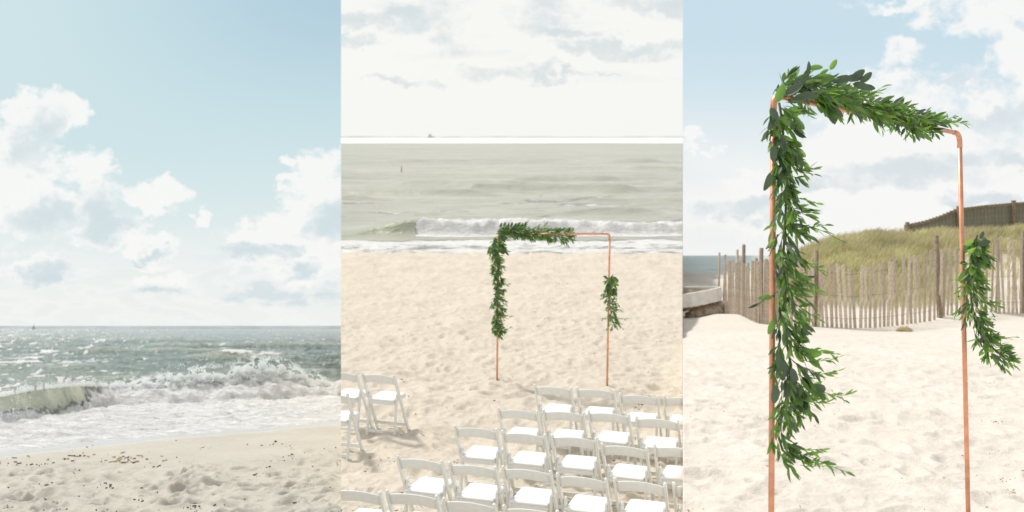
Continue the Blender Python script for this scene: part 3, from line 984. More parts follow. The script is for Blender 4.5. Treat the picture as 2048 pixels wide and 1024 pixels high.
greenish = np.maximum(greenish, 0.18 * ss(YY, 60, 28))
V = np.stack([XX, YY, zl(YY) + h], -1)
o = mesh_np('sea', V.reshape(-1, 3), grid_faces(*V.shape[:2]), M['sea_left'], attrs={'foam': foam, 'green_tint': np.clip(greenish, 0, 1)}); tag(o, kind='structure')

# spray thrown up where the wave breaks
def tetra_cloud(name, C, S, mat, parent=None):
    base = np.array([(1, 1, 1), (1, -1, -1), (-1, 1, -1), (-1, -1, 1)]) / 1.732
    n = len(C)
    ang = rng.random((n, 2)) * 6.283
    ca, sa, cb, sb = np.cos(ang[:, 0]), np.sin(ang[:, 0]), np.cos(ang[:, 1]), np.sin(ang[:, 1])
    v = np.repeat(base[None], n, 0)
    x = v[..., 0] * ca[:, None] - v[..., 1] * sa[:, None]; y = v[..., 0] * sa[:, None] + v[..., 1] * ca[:, None]; z = v[..., 2]
    y2 = y * cb[:, None] - z * sb[:, None]; z2 = y * sb[:, None] + z * cb[:, None]
    v = np.stack([x, y2, z2], -1) * S[:, None, None] + C[:, None]
    f = (np.arange(n)[:, None, None] * 4 + np.array([(0, 1, 2), (0, 3, 1), (0, 2, 3), (1, 3, 2)])[None])
    return mesh_np(name, v.reshape(-1, 3), f.reshape(-1, 3), mat, parent, smooth=False)


n = 260000
u = np.where(rng.random(n) < 0.06, rng.uniform(150, 240, n), rng.uniform(205, 676, n))
base_r = np.interp(u, [0, 230, 400, 600, 700], [845, 812, 806, 797, 792])
top_r = np.interp(u, [150, 195, 262, 300, 350, 400, 440, 480, 505, 530, 560, 590, 620, 650, 676], [822, 790, 768, 766, 752, 744, 747, 740, 727, 724, 730, 742, 755, 764, 786])
top_r = top_r + 7 * fbm(u * 0.045, u * 0, 4, 130)
q = rng.random(n)
hh = np.where(q < 0.72, rng.random(n) ** 0.55, 1 + rng.exponential(0.12, n))
row = base_r + (top_r - base_r) * hh
Yd = Yof(base_r) - 0.02 - 0.3 * (1 - np.clip(hh, 0, 1)) + 0.9 * rng.random(n) * np.clip(1.2 - hh * 0.5, 0.2, 1) + 0.35 * hh
clump = fbm(u * 0.05, row * 0.075, 4, 131) + 0.5 * pn(u * 0.25, row * 0.25, 132)
Yd = Yd - 0.22 * clump
keep = (clump > -0.35 + (hh > 0.95) * 0.35) & (rng.random(n) < np.where(hh > 1, 0.8, 1))
u, row, Yd, hh = u[keep], row[keep], Yd[keep], hh[keep]
C = np.stack([(u - 1024) / F * Yd, Yd, EYE - (row - HR) / F * Yd], -1)
S = rng.uniform(0.006, 0.014, len(C)) * np.where(hh > 1, 0.6, 1.0)
o = tetra_cloud('spray', C, S, M['spray']); tag(o, 'white spray bursting from the breaking wave', 'spray', kind='stuff')
n = 26000
u = rng.uniform(-320, 250, n)
brw = np.interp(u, [-500, 0, 120, 230, 400], [880, 852, 834, 812, 806]); crw = np.interp(u, [-500, -200, 0, 80, 150, 230, 300], [822, 805, 790, 775, 768, 770, 766])
lump = fbm(u * 0.03, u * 0, 4, 133)
row = crw + 3 - rng.exponential(2.2, n) * (1 + 1.2 * np.clip(lump, 0, 1)) + rng.normal(0, 1.4, n)
Yd = Yof(brw) + 0.45 + rng.normal(0, 0.12, n)
kp = lump > -0.25; u, row, Yd = u[kp], row[kp], Yd[kp]
C = np.stack([(u - 1024) / F * Yd, Yd, EYE - (row - HR) / F * Yd], -1)
o = tetra_cloud('crest_froth', C, rng.uniform(0.006, 0.015, len(C)), M['spray']); tag(o, 'thin white froth along the crest of the unbroken shoulder of the wave', 'froth', kind='stuff')
# froth lumps on the small broken part at far left and along the wash edge
n = 36000
u = rng.uniform(-300, 676, n)
br_ = np.interp(u, [-500, 0, 120, 230, 400, 600, 700], [880, 852, 834, 812, 806, 797, 792])
left = rng.random(n) < 0.5
row = np.where(left & (u < 100), br_ - rng.exponential(9, n) * ss(u, 110, 40), br_ + rng.normal(0, 1.5, n))
keep = (u < 100) & left | (~left)
pos = pn(u * 0.06, u * 0, 140) > -0.2
keep &= pos
u, row, br_ = u[keep], row[keep], br_[keep]
Yd = Yof(br_) + rng.uniform(-0.12, 0.15, len(u))
C = np.stack([(u - 1024) / F * Yd, Yd, EYE - (row - HR) / F * Yd], -1)
o = tetra_cloud('froth', C, rng.uniform(0.008, 0.02, len(C)), M['spray']); tag(o, 'low white froth along the foot of the wave', 'froth', kind='stuff')

ridge('headland', (-500 - 1024) / F, (950 - 1024) / F, 3700, zl(3700), lambda x: max(0.6, 5.0 * float(ss(np.array(x), 180, 420)) + 1.5 + 0.8 * math.sin(x * 0.03)), M['land'])

# sailing boat far out
d = 2500
p0 = P(68, 657, d)
bt = empty('sailing_boat', (p0.x, d, zl(d)), 'tiny grey sailing boat on the far left horizon', 'boat')
mb = MB(); sec = []
for (x, w, z) in ((-5, 0.9, 1.6), (-2, 1.5, 1.4), (2, 1.4, 1.4), (6, 0.1, 1.9)):
    sec.append([mb.bm.verts.new((x, -w, z)), mb.bm.verts.new((x * 0.9, 0, 0)), mb.bm.verts.new((x, w, z))])
for a, b_ in zip(sec, sec[1:]):
    for k in range(3): mb.bm.faces.new((a[k], a[(k + 1) % 3], b_[(k + 1) % 3], b_[k]))
mb.bm.faces.new(sec[0]); mb.bm.faces.new(sec[-1][::-1])
mb.build('hull', M['sail'], bt)
MB().tube([(0.5, 0, 1.2), (0.5, 0, 12)], 0.18, 6).build('mast', M['sail'], bt)
mb = MB(); va = [mb.bm.verts.new(p) for p in ((0.2, -0.05, 2.2), (-4.3, 0.3, 2.2), (0.2, -0.05, 11.6), (0.2, 0.05, 2.2), (-4.3, 0.4, 2.2), (0.2, 0.05, 11.6))]
mb.bm.faces.new(va[:3]); mb.bm.faces.new(va[3:][::-1])
for a, b_ in ((0, 1), (1, 2), (2, 0)): mb.bm.faces.new((va[a], va[b_], va[b_ + 3], va[a + 3]))
mb.build('sail', M['sail'], bt)


# ------------------------------------------------------------------ THE DUNE BEACH (right)
HR_ = 1.577
zr = lambda Y: EYE - HR_ - SR * Y
def Yr_of(row): return HR_ * F / (row - 510)
def r_relief(X, Y):
    return ss(Y, 26, 9) * (0.030 * fbm(X * 1.1, Y * 1.1, 3, 150) + 0.012 * fbm(X * 5, Y * 5, 3, 151) - 0.050 * dimples(X, Y, 0.46, 200, 0.6) - 0.02 * dimples(X, Y, 0.25, 240, 0.5)) \
        + 0.03 * fbm(X * 0.3, Y * 0.3, 3, 152)
def dune(u, Y):
    """height of the dune over the beach plane"""
    crest_row = np.interp(u, [1480, 1560, 1600, 1650, 1700, 1760, 1900, 2100, 2500], [560, 530, 512, 496, 482, 478, 474, 466, 456])
    YC = 35.0
    Hc = (EYE - (crest_row + 8 - HR) / F * YC) - zr(YC)
    Y0 = np.interp(u, [1480, 1560, 1880, 2048, 2500], [28, 25.6, 26.3, 26.0, 25.5])
    up = ss(Y, Y0, YC); dn = 1 - 0.75 * ss(Y, YC + 2, YC + 22)
    return np.clip(Hc, 0, 9) * up * dn * ss(u, 1500, 1600)
def drift(u, Y):       # low sand bank against the slats
    return 0.16 * np.exp(-((Y - 25.0) / 0.8) ** 2) * ss(u, 1700, 1900) + 0.14 * np.exp(-((Y - 24.3) / 1.0) ** 2) * ss(u, 1380, 1440) * ss(u, 1560, 1480)
nc, nr_n = 420, 460
rr_ = np.concatenate([np.linspace(2300, 1045, 60, endpoint=False), np.linspace(1045, 600, 300, endpoint=False)])
Yr = Yr_of(rr_)
Yr = np.concatenate([Yr, np.linspace(Yr[-1] + 0.3, 76, 150)])
uk = np.linspace(0, 1, nc)[None, :]
YY = np.broadcast_to(Yr[:, None], (len(Yr), nc))
umin = 1365.5 - np.clip((YY - 24) * 40, 0, 230)
uu = umin + (2520 - umin) * uk
XX = (uu - 1024) / F * YY
bluff = 0.75 * ss(YY, 36, 44) * ss(YY, 70, 55) * (0.75 + 0.5 * fbm(XX * 0.2, YY * 0.2, 3, 160))
h = r_relief(XX, YY) + dune(uu, YY) + drift(uu, YY) + bluff * ss(uu, 1600, 1500) * 0.9 + 0.12 * fbm(XX * 0.5, YY * 0.5, 3, 161) * ss(YY, 25, 28)
h = h - 0.25 * np.clip(YY - 70, 0, 10) * ss(uu, 1700, 1600)
V = np.stack([XX, YY, zr(YY) + h], -1)
Vw = with_skirt(V, 'l', np.where(Yr < 24, 0.2 + 2.2 * ss(-Yr, -24, -10) + 0.4, 0.3))
o = mesh_np('sand', Vw.reshape(-1, 3), grid_faces(*Vw.shape[:2]), M['sand_right']); tag(o, kind='structure')
def rz(u, Y):
    u = np.array(u, float); Y = np.array(Y, float); X = (u - 1024) / F * Y
    return float(zr(Y) + r_relief(X, Y) + dune(u, Y) + drift(u, Y))

# sea beyond the bluff
uk = np.linspace(1140, 2300, 240)[None, :]
rows_ = np.linspace(556, 510.8, 130)[:, None]
YY = np.broadcast_to(Yr_of(rows_), (130, 240)); uu = np.broadcast_to(uk, YY.shape); XX = (uu - 1024) / F * YY
h = 0.2 * fbm(XX * 0.1, YY * 0.2, 4, 170) * ss(YY, 900, 100) - 0.15
foam = np.clip(ss(YY, 92, 82) * 1.1 + 0.6 * ss(fbm(XX * 0.06, YY * 0.12, 4, 171), 0.35, 0.6) * ss(YY, 180, 90), 0, 1.2)
V = np.stack([XX, YY, zr(YY) + h], -1)
o = mesh_np('sea', V.reshape(-1, 3), grid_faces(*V.shape[:2]), M['sea_right'], attrs={'foam': foam, 'green_tint': 0.3 * ss(YY, 200, 80)}); tag(o, kind='structure')

# beach grass on the dune
def blades(name, n, mat, label, seed, hgt, dens_pow=1.0):
    g = np.random.default_rng(seed)
    u = g.uniform(1535, 2500, n * 3); Y = g.uniform(25.8, 37.5, n * 3)
    X = (u - 1024) / F * Y
    cover = ss(fbm(X * 0.8, Y * 0.8, 4, 180), -0.50, 0.25) * ss(dune(u, Y), 0.35, 1.0)
    cover = np.maximum(cover, 0.30 * ss(dune(u, Y), 0.05, 0.3)); cover *= 1 - 0.93 * ss(u, 1880, 1925) * ss(dune(u, Y), 1.75, 1.25)     # bare sand right of the tall post
    k = g.random(len(u)) < cover
    u, Y, X = u[k][:n], Y[k][:n], X[k][:n]; m_ = len(u)
    z = zr(Y) + dune(u, Y) + 0.12 * fbm(X * 0.5, Y * 0.5, 3, 161)
    L = hgt * g.uniform(0.5, 1.15, m_) * (0.7 + 0.5 * ss(fbm(X * 0.9, Y * 0.9, 2, 181), -0.4, 0.4))
    a = g.uniform(0, 6.28, m_); lean = g.uniform(0.1, 0.7, m_)
    dx_ = np.cos(a) * lean * L * 0.6 + 0.22 * L; dy_ = np.sin(a) * lean * L * 0.6
    w = g.uniform(0.006, 0.013, m_)
    b0 = np.stack([X - w, Y, z - 0.05], -1); b1 = np.stack([X + w, Y, z - 0.05], -1)
    m0 = np.stack([X + dx_ * 0.35 - w * .8, Y + dy_ * 0.35, z + L * 0.55], -1); m1 = np.stack([X + dx_ * 0.35 + w * .8, Y + dy_ * .35, z + L * .55], -1)
    t0 = np.stack([X + dx_ * 0.95, Y + dy_, z + L * 0.9], -1); t1 = np.stack([X + dx_ * 0.95 + w * .3, Y + dy_, z + L * 0.9 - 0.01], -1)
    V = np.stack([b0, b1, m0, m1, t0, t1], 1).reshape(-1, 3)
    f = np.arange(m_)[:, None, None] * 6 + np.array([(0, 1, 3, 2), (2, 3, 5, 4)])[None]
    o = mesh_np(name, V, f.reshape(-1, 4), mat); tag(o, label, 'grass', kind='stuff')
blades('beach_grass', 46000, M['grass'], 'yellow green beach grass growing on the dune behind the fence', 31, 0.42)
blades('dry_grass', 34000, M['grass2'], 'dry straw coloured grass mixed over the dune crest', 32, 0.48)

# sand fence of slats
fp = [(1447, 627, 512), (1487, 636, 527), (1520, 642, 513), (1575, 646, 520), (1632, 649, 522), (1700, 651, 531), (1750, 650, 524), (1800, 646, 512), (1876, 634, 498),
      (1950, 628, 486), (2000, 632, 480), (2060, 632, 476), (2160, 634, 470), (2300, 638, 466)]
def fence_at(x):
    xs = [p[0] for p in fp]
    br = float(np.interp(x, xs, [p[1] for p in fp])); tr2 = float(np.interp(x, xs, [p[2] for p in fp]))
    Y = HR_ * F / (br + 6 - 510)
    return Y, br, tr2
Y0, _, _ = fence_at(1447)
fence = empty('sand_fence', P(1447, 627, Y0), 'weathered wooden slat fence along the foot of the grassy dune', 'fence')
forg = Vector(fence.location)
slat_meshes = []
sr = random.Random(9)
for k in range(6):
    mb = MB(); w = 0.056 + 0.007 * (k % 3)
    mb.box((0, 0, 0), (0.006 * sr.uniform(-1, 1), 0, 1), w, 0.010, (1, 0, 0))
    for v in mb.bm.verts:
        if v.co.z > 0.5 and v.co.x * (1 if k % 2 else -1) > 0: v.co.z -= 0.012
    slat_meshes.append(mb.mesh('slat', M['slat']))
x = 1447.0; ns = 0
while x < 2290:
    Y, br, tr2 = fence_at(x)
    u_ = x; zb = rz(u_, Y) - 0.06
    top = EYE - (tr2 - HR) / F * Y
    H = (top - zb) * sr.uniform(0.94, 1.04)
    o = link(bpy.data.objects.new('slat', slat_meshes[ns % 6])); o.parent = fence
    tilt = sr.gauss(0, 0.022) + (0.05 if 1640 < x < 1720 else 0) * -1
    o.location = Vector(((x - 1024) / F * Y, Y, zb)) - forg
    o.rotation_euler = (sr.gauss(0, 0.03), tilt, sr.gauss(0, 0.12)); o.scale = (1, 1, H)
    ns += 1
    x += sr.uniform(4.4, 6.0) if x < 1570 else sr.uniform(7.6, 10.8)
for (x, top_r, dY, rad) in ((1438, 505, 0.3, 0.03), (1487, 489, 1.2, 0.05), (1474, 499, 0.9, 0.04), (1522, 496, 0.08, 0.055), (1632, 500, 0.08, 0.055), (1876, 471, 0.08, 0.065), (2046, 462, 0.08, 0.06), (2230, 452, 0.08, 0.06)):
    Y, br, _ = fence_at(max(1447, x)); Y += dY
    zb = rz(x, Y) - 0.15; zt = EYE - (top_r - HR) / F * Y
    b0 = Vector(((x - 1024) / F * Y, Y, zb)) - forg
    MB().tube([b0 + Vector((0.05 if x == 1876 else 0, 0, 0)), b0 + Vector((0, 0, (zt - zb) * 0.5)), b0 + Vector((-0.05 if x == 1876 else 0.01, 0, zt - zb))], [rad, rad * 0.96, rad * 0.85], 9).build('fence_post', M['post'] if rad > 0.045 else M['slat'], fence, True)
for fr_ in (0.15, 0.5, 0.85):
    pts = []
    for x in range(1447, 2290, 12):
        Y, br, tr2 = fence_at(x); zb = rz(x, Y); top = EYE - (tr2 - HR) / F * Y
        pts.append(Vector(((x - 1024) / F * Y, Y - 0.012, zb + (top - zb) * fr_)) - forg)
    MB().tube(pts, 0.004, 4).build('wire', M['wire'], fence)

# dark board fence on the crest
bp = [(1812, 449), (1850, 441), (1880, 431), (1913, 417), (1970, 410), (2025, 405.5), (2060, 403), (2200, 396)]
Yw = 38.0
wf = empty('board_fence', P(1812, 470, Yw), 'dark brown board fence stepping up along the top of the dune', 'fence')
worg = Vector(wf.location)
xs = [p[0] for p in bp]; tr3 = [p[1] for p in bp]
bm_mesh = MB().box((0, 0, 0), (0, 0, 1), 0.128, 0.022, (1, 0, 0)).mesh('board', M['board'])
x = 1812.0; step = 0.133 / Yw * F
k = 0
while x < 2190:
    top = EYE - (np.interp(x, xs, tr3) - HR) / F * Yw
    bot = EYE - (478 - HR) / F * Yw
    o = link(bpy.data.objects.new('board', bm_mesh)); o.parent = wf
    o.location = Vector(((x - 1024) / F * Yw, Yw + 0.004 * (k % 2), bot)) - worg; o.scale = (1, 1, float(top - bot)); k += 1
    x += step
for x in (1813, 1915, 2025, 2140):
    top = EYE - (np.interp(x, xs, tr3) - 5 - HR) / F * Yw; bot = EYE - (478 - HR) / F * Yw
    b0 = Vector(((x - 1024) / F * Yw, Yw - 0.09, bot)) - worg
    MB().box(b0, b0 + Vector((0, 0, float(top - bot))), 0.13, 0.13, (1, 0, 0), 0.008).build('fence_post', M['post'], wf)
rail = [Vector(((x - 1024) / F * Yw, Yw - 0.045, float(EYE - (np.interp(x, xs, tr3) + 3 - HR) / F * Yw))) - worg for x in (1814, 1850, 1880, 1913, 1970, 2025, 2090, 2185)]
mb = MB()
for a, b_ in zip(rail, rail[1:]): mb.box(a, b_, 0.09, 0.04, (0, 0, 1))
mb.build('rail', M['post'], wf)

# beached hull and stones at the seam, left of the slats
def bisect_world(o, k, sg):
    bpy.context.view_layer.update()
    bm = bmesh.new(); bm.from_mesh(o.data); W = o.matrix_world.copy(); bm.transform(W)
    r = bmesh.ops.bisect_plane(bm, geom=bm.verts[:] + bm.edges[:] + bm.faces[:], plane_co=(0, 0, 0), plane_no=Vector((1, -k, 0)).normalized() * sg, clear_outer=True)
    es = [e for e in r['geom_cut'] if isinstance(e, bmesh.types.BMEdge)]
    if es: bmesh.ops.holes_fill(bm, edges=es, sides=0)
    bm.transform(W.inverted()); bm.to_mesh(o.data); bm.free()
Yh = 25.5
hb = empty('beached_hull', P(1400, 628, Yh), 'pale weathered boat hull with its raised bow beside the end of the slat fence', 'boat')
horg = Vector(hb.location)
# stations from stern (off left) to bow: centre x px, keel row, gunwale row, half beam
st = [(1300, 628, 590, 0.5), (1340, 628, 585, 0.55), (1375, 622, 581, 0.5), (1405, 612, 578, 0.36), (1428, 598, 576, 0.17), (1441, 580, 575, 0.02)]
mb = MB(); secs = []
for (x, kr, gr_, bw) in st:
    kz = P(x, kr, Yh); gz = P(x, gr_, Yh)
    sec = []
    for q in range(-4, 5):
        a = q / 4; z = kz.z + (gz.z - kz.z) * abs(a) ** 1.7
        sec.append(mb.bm.verts.new(Vector((gz.x, Yh + 0.55 * 0 + bw * a, z)) - horg))
    secs.append(sec)
for a, b_ in zip(secs, secs[1:]):
    for k in range(8): mb.bm.faces.new((a[k], a[k + 1], b_[k + 1], b_[k]))
bmesh.ops.solidify(mb.bm, geom=mb.bm.faces[:], thickness=0.04)
hull = mb.build('hull_planking', M['hullside'], hb, True); bisect_world(hull, KR, -1)
for s in (-1, 1):
    mb = MB(); pts = [P(x, gr_ + 12, Yh) + Vector((0, bw * s * 1.03, 0)) - horg for (x, kr, gr_, bw) in st]
    for a, b_ in zip(pts, pts[1:]): mb.box(a, b_ + (b_ - a) * 0.02, 0.34, 0.05, (0, 0, 1))
    g_ = mb.build('gunwale', M['hull'], hb); bisect_world(g_, KR, -1)
str_ = random.Random(14)
for i, (x, y, s, lab) in enumerate(((1392, 630, 0.20, 'dark brown stone under the pale hull, leftmost'), (1408, 626, 0.26, 'large dark brown stone under the bow of the pale hull'), (1424, 622, 0.24, 'brown stone between the hull and the slat fence'),
                                   (1436, 612, 0.22, 'brown stone highest beside the end of the slat fence'), (1384, 636, 0.14, 'small reddish stone in front of the pale hull'), (1418, 634, 0.13, 'small brown stone half buried before the large one'))):
    Y = 25.3 + 0.12 * i
    p = P(x, y, Y)
    bm = bmesh.new(); bmesh.ops.create_icosphere(bm, subdivisions=3, radius=1)
    for v in bm.verts:
        nn = v.co.normalized(); f_ = 1 + 0.25 * float(pn(np.array([nn.x * 1.7 + i * 5]), np.array([nn.y * 1.7 + nn.z * 2]), 190)[0]) + 0.12 * float(pn(np.array([nn.x * 5 + i]), np.array([nn.z * 5 + nn.y * 3]), 191)[0])
        v.co = Vector((nn.x * f_ * s * 1.3, nn.y * f_ * s, nn.z * f_ * s * 0.75))
    me = bpy.data.meshes.new('stone'); bm.to_mesh(me); bm.free(); me.materials.append(M['stone'])
    me.polygons.foreach_set('use_smooth', [True] * len(me.polygons))
    o = link(bpy.data.objects.new('stone', me)); o.location = p; tag(o, lab, 'stone', 'stones by the beached hull')
    bisect_world(o, KR, -1)

# lump of driftwood on the open sand
p = P(1808, 661, 20.9)
dw = MB(); pts = [p + Vector((-0.16, 0, 0)), p + Vector((-0.05, 0.02, 0.03)), p + Vector((0.06, 0, 0.02)), p + Vector((0.17, -0.02, 0.0))]
c0 = Vector((p.x, p.y, rz(1808, 20.9) + 0.02))
MB().tube([q - p for q in pts], [0.02, 0.055, 0.06, 0.025], 8).tube([Vector((0.02, 0, 0.03)), Vector((0.06, 0, 0.10))], [0.03, 0.01], 6).build('driftwood', M['weed2'], None, True)
o = sc.objects['driftwood']; o.location = c0; tag(o, 'small brown lump of driftwood lying on the pale sand before the fence', 'driftwood')

# arch on the dune beach, near the camera
Ya, Yb2 = 4.64, 6.06
la = Vector(((1541.5 - 1024) / F * Ya, Ya, rz(1541, Ya))); lb = Vector(((1937.5 - 1024) / F * Yb2, Yb2, rz(1937, Yb2)))
lta, ltb = P(1547, 190, Ya), P(1919, 267, Yb2)
arch((la, lb), (lta, ltb), 0.0138, 'tall copper pipe arch seen close up in front of the slat fence')

def kmix(t, r_): return 1 if (t < 0.16 and r_.random() < .25) or (0.66 < t < 0.8 and r_.random() < 0.3) else 0
lp = [(1558, 205), (1564, 240), (1568, 290), (1571, 350), (1572, 410), (1570, 460), (1566, 520), (1572, 575), (1568, 625), (1572, 680), (1582, 730), (1578, 780), (1563, 830), (1556, 870), (1565, 900), (1590, 925)]
d1 = Ya - 0.05
garland([P(x, y, d1) for x, y in lp],
        lambda t: 0.052 + 0.062 * (math.exp(-((t - .36) / .07) ** 2) + math.exp(-((t - .52) / .07) ** 2) + 1.2 * math.exp(-((t - .74) / .08) ** 2)), 215, (0.62, -0.12, 0.02), 1.0, 0.068,
        'dense leafy garland wound down the left post of the close copper arch', 41, 300,
        wisps=[(P(1600, 448, d1), (1, 0, -0.22), 0.25, 11, (0, 0, 0.01)), (P(1595, 455, d1), (1, -.1, -0.05), 0.12, 7, (0, 0, 0)), (P(1600, 525, d1), (1, 0, -0.15), 0.11, 8, (0.02, 0, -0.05)),
               (P(1590, 340, d1), (.8, 0, 0.1), 0.09, 6, (0, 0, -0.02)), (P(1600, 690, d1), (1, 0, -0.5), 0.17, 8, (0, 0, 0.05)), (P(1610, 790, d1), (1, 0, 0.10), 0.25, 11, (0, 0, 0.02)),
               (P(1610, 780, d1), (1, 0, -0.1), 0.19, 9, (0, 0, 0.02)), (P(1600, 800, d1), (1, 0, -0.35), 0.14, 7, (0, 0, 0.04)), (P(1585, 905, d1), (1, 0, -0.25), 0.24, 10, (0.02, 0, 0.05)),
               (P(1585, 915, d1), (1, 0, -0.35), 0.17, 8, (0.02, 0, 0.03)), (P(1580, 890, d1), (1, 0, -0.3), 0.16, 8, (0.02, 0, 0.02)), (P(1600, 930, d1), (1, 0, -0.2), 0.1, 6, (0, 0, 0.02)),
               (P(1575, 300, d1), (.6, 0, -.7), 0.14, 7, (0.04, 0, 0)), (P(1585, 335, d1), (1, 0, -.5), 0.10, 6, (0, 0, 0.05)), (P(1590, 395, d1), (1, 0, -.3), 0.10, 6, (0, 0, 0.02)), (P(1590, 560, d1), (1, 0, -.3), 0.11, 7, (0, 0, 0)), (P(1600, 715, d1), (1, 0, -.6), 0.18, 9, (0.03, 0, 0.06)), (P(1605, 750, d1), (1, 0, -.2), 0.16, 8, (0, 0, 0.02)), (P(1590, 610, d1), (1, 0, -.3), 0.12, 7, (0, 0, 0))],
        bigs=[(P(x, y, d1 - .05), (dx_, -.2, dz_), s, (nx, -1, .3), mi) for (x, y, dx_, dz_, s, nx, mi) in
              ((1545, 215, .1, -1, .10, .3, 1), (1560, 235, .9, -.5, .10, -.3, 0), (1548, 232, -.4, -1, .085, .4, 1), (1590, 238, .7, -.8, .075, 0, 0), (1540, 345, -.2, -1, .10, .5, 1), (1560, 270, .2, -1, .1, .2, 1), (1548, 290, -.1, -1, .09, -.3, 1),
               (1545, 640, -.3, -1, .08, .3, 0), (1553, 700, .1, -1, .10, .6, 1), (1565, 720, -.1, -1, .11, -.5, 1), (1570, 760, .1, -1, .10, .4, 1), (1552, 770, -.1, -1, .10, 0, 1), (1582, 735, .3, -1, .10, .2, 1), (1540, 590, -.7, -.3, .06, 0, 0), (1590, 770, .3, -1, .09, -.2, 1))],
        thick=0.034, mats=(0, 0, 1, 2), kindf=kmix, leftlim=-0.18, outw=0.62, dens=lambda t: 0.5 if t > 0.86 else 1)
tp = [(1556, 200, 4.62), (1580, 186, 4.66), (1625, 182, 4.8), (1680, 196, 5.0), (1740, 216, 5.25), (1800, 236, 5.5), (1848, 246, 5.72)]
garland([P(*q) for q in tp], lambda t: 0.105 - 0.02 * t, 205, (0.35, -0.1, -0.02), 1.0, 0.078,
        'thick leafy garland lying along the crossbar of the close copper arch', 42, 300,
        bigs=[(P(x, y, d_ - .06), (dx_, -.2, dz_), s, (nx, -1, .4), mi) for (x, y, d_, dx_, dz_, s, nx, mi) in
              ((1553, 205, 4.62, .3, 1, .11, .2, 0), (1570, 190, 4.62, .8, .5, .11, -.3, 1), (1600, 170, 4.7, .4, 1, .10, .6, 1), (1612, 155, 4.7, .2, 1, .09, .8, 1), (1640, 165, 4.8, .9, .5, .09, -.3, 0), (1665, 165, 4.9, 1, .25, .11, .2, 1),
               (1690, 160, 5.0, 1, .2, .11, 0, 1), (1705, 168, 5.0, 1, -.2, .11, -.4, 1), (1700, 160, 5.0, .8, .6, .10, .5, 1), (1715, 175, 5.05, 1, -.1, .10, 0, 1), (1585, 200, 4.65, .9, .2, .10, .3, 1), (1600, 190, 4.7, 1, 0, .10, -.2, 1),
               (1660, 140, 4.9, .5, .9, .07, 0, 2), (1618, 138, 4.7, .8, .2, .075, 0, 2), (1720, 165, 5.05, .8, .7, .09, .6, 1))],
        wisps=[(P(1850, 242, 5.72), (1, 0.25, -.04), 0.34, 13, (0, 0, 0)), (P(1850, 246, 5.72), (1, 0.25, 0.02), 0.30, 12, (0, 0, -0.005)), (P(1845, 240, 5.7), (1, 0.2, 0.1), 0.2, 9, (0, 0, -0.02)), (P(1800, 250, 5.5), (1, 0.1, -0.25), 0.16, 8, (0, 0, 0.02)), (P(1790, 225, 5.5), (1, 0.1, 0.1), 0.16, 8, (0, 0, 0))],
        thick=0.038, mats=(0, 0, 1, 2, 2), kindf=lambda t, r_: 1 if t < 0.25 and r_.random() < .15 else 0, nl=(4, 7), outw=0.5)
rp = [(1955, 470), (1948, 490), (1943, 520), (1937, 550), (1942, 590), (1946, 625), (1953, 655), (1968, 680), (1990, 700), (2012, 718)]
garland([P(x, y, Yb2 - .04) for x, y in rp], lambda t: 0.055 + 0.06 * math.sin(min(1, t * 1.2) * 3.1), 110, (0.4, -0.12, 0.0), 0.9, 0.064,
        'short leafy garland hanging on the right post of the close copper arch', 43, 300,
        wisps=[(P(1960, 600, Yb2 - .05), (1, 0, -.25), 0.13, 7, (0, 0, -.02)), (P(1975, 680, Yb2 - .05), (1, 0, 0.05), 0.19, 9, (0, 0, 0)), (P(1990, 700, Yb2 - .05), (1, 0, -.5), 0.15, 8, (0, 0, 0)), (P(1950, 640, Yb2 - .05), (.8, 0, -.6), 0.15, 8, (0, 0, 0))],
        bigs=[(P(x, y, Yb2 - .08), (dx_, -.2, dz_), s, (nx, -1, .3), 1) for (x, y, dx_, dz_, s, nx) in ((1950, 505, .2, 1, .08, .3), (1938, 540, .9, -.2, .09, 0), (1945, 525, .8, .4, .09, .2), (1955, 490, .9, .3, .09, -.2), (1960, 478, .3, 1, .06, 0), (1940, 550, .8, -.6, .07, .3))],
        thick=0.03, mats=(0, 2, 2, 1), kindf=lambda t, r_: 1 if t < 0.25 and r_.random() < .7 else 0)


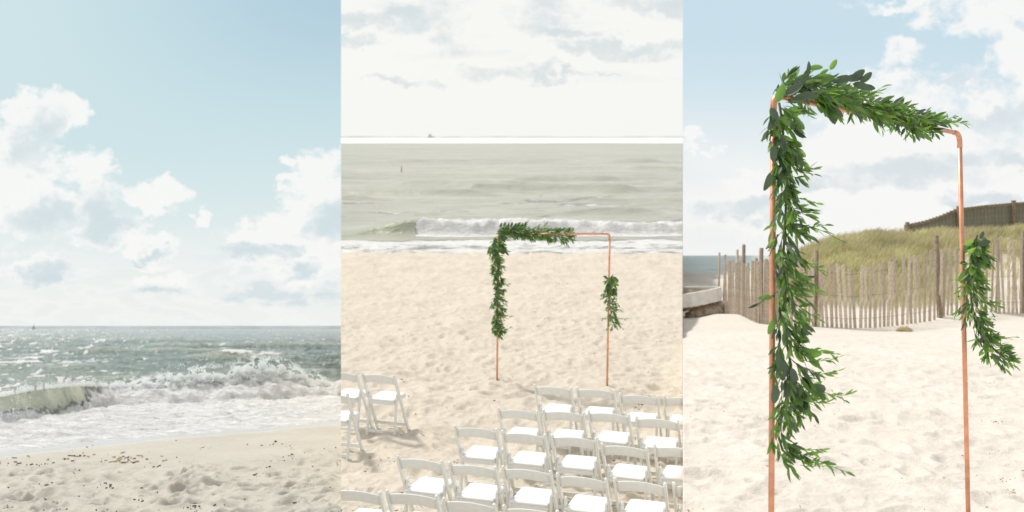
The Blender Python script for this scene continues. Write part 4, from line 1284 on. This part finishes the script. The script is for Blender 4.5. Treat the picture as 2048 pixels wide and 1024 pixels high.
# ------------------------------------------------------------------ litter on the sand
def litter(name, pts, mat, label, seed, smin, smax):
    g = np.random.default_rng(seed); Vv = []; Ff = []; n0 = 0
    for (x, y, z) in pts:
        L = smin + (smax - smin) * g.random() ** 2.5; a = g.uniform(0, 6.28); w = min(0.007, L * g.uniform(0.07, 0.20))
        d_ = np.array([math.cos(a), math.sin(a), 0]); s_ = np.array([-d_[1], d_[0], 0]); bend = s_ * L * g.uniform(-.35, .35)
        for (o_, hh_) in ((-0.5, 0.2), (0, 1), (0.5, 0.2)):
            c = np.array([x, y, z]) + d_ * o_ * L + bend * (1 - abs(o_) * 2)
            Vv += [c - s_ * w * hh_ * .5 - [0, 0, .01], c + [0, 0, w * 0.6 * hh_ + 0.004], c + s_ * w * hh_ * .5 - [0, 0, .01]]
        for k in (0, 3):
            Ff += [(n0 + k, n0 + k + 1, n0 + k + 4, n0 + k + 3), (n0 + k + 1, n0 + k + 2, n0 + k + 5, n0 + k + 4)]
        n0 += 9
    o = mesh_np(name, Vv, Ff, mat, smooth=False); tag(o, label, 'debris', kind='stuff')


lr = np.random.default_rng(77)
def clustered(n, ncl, ulo, uhi, rlo, rhi, f, spread=9):
    cu = lr.uniform(ulo, uhi, ncl); crw = rlo + (rhi - rlo) * lr.random(ncl) ** 0.8
    out = []
    for i in range(n):
        if lr.random() < 0.65:
            j = lr.integers(ncl); u_ = cu[j] + lr.normal(0, spread * 1.8); r_ = crw[j] + lr.normal(0, spread * 0.35)
        else: u_ = lr.uniform(ulo, uhi); r_ = lr.uniform(rlo, rhi)
        if ulo < u_ < uhi and rlo < r_ < rhi: out.append(f(u_, r_))
    return out
def fc(u_, r_):
    Y = EYE * F / (r_ - HR); X = (u_ - 1024) / F * Y; return (X, Y, cz(X, Y))
litter('seaweed_bits', clustered(330, 40, 686, 1362, 740, 1080, fc), M['weed'], 'dark dry seaweed bits strewn over the sand between the chairs', 1, 0.012, 0.06)
litter('seaweed_flecks', clustered(60, 12, 686, 1362, 515, 740, fc, 4), M['weed'], 'sparse dark flecks on the open sand behind the arch', 2, 0.02, 0.07)
def fl(u_, r_):
    Y = HL * F / (r_ - 657); X = (u_ - 1024) / F * Y
    return (X, Y, zl(Y) + 0.012)
litter('seaweed_litter', clustered(340, 70, -300, 678, 925, 1040, fl), M['weed'], 'dark seaweed litter scattered among the footprints of the surf beach', 3, 0.010, 0.05)
litter('seaweed_line', clustered(170, 26, -300, 678, 880, 935, fl, 6), M['weed'], 'thin seaweed scraps along the upper wet line of the surf beach', 4, 0.015, 0.06)
litter('straw_line', clustered(34, 6, 20, 330, 906, 926, fl, 9), M['weed2'], 'pale straw washed up at the left of the surf beach', 5, 0.05, 0.16)
def frr(u_, r_):
    Y = HR_ * F / (r_ - 510); X = (u_ - 1024) / F * Y
    return (X, Y, rz(u_, Y) + 0.003)
litter('sand_flecks', clustered(110, 20, 1372, 2100, 662, 1080, frr), M['weed2'], 'tiny brown flecks on the bright sand of the dune beach', 6, 0.006, 0.025)
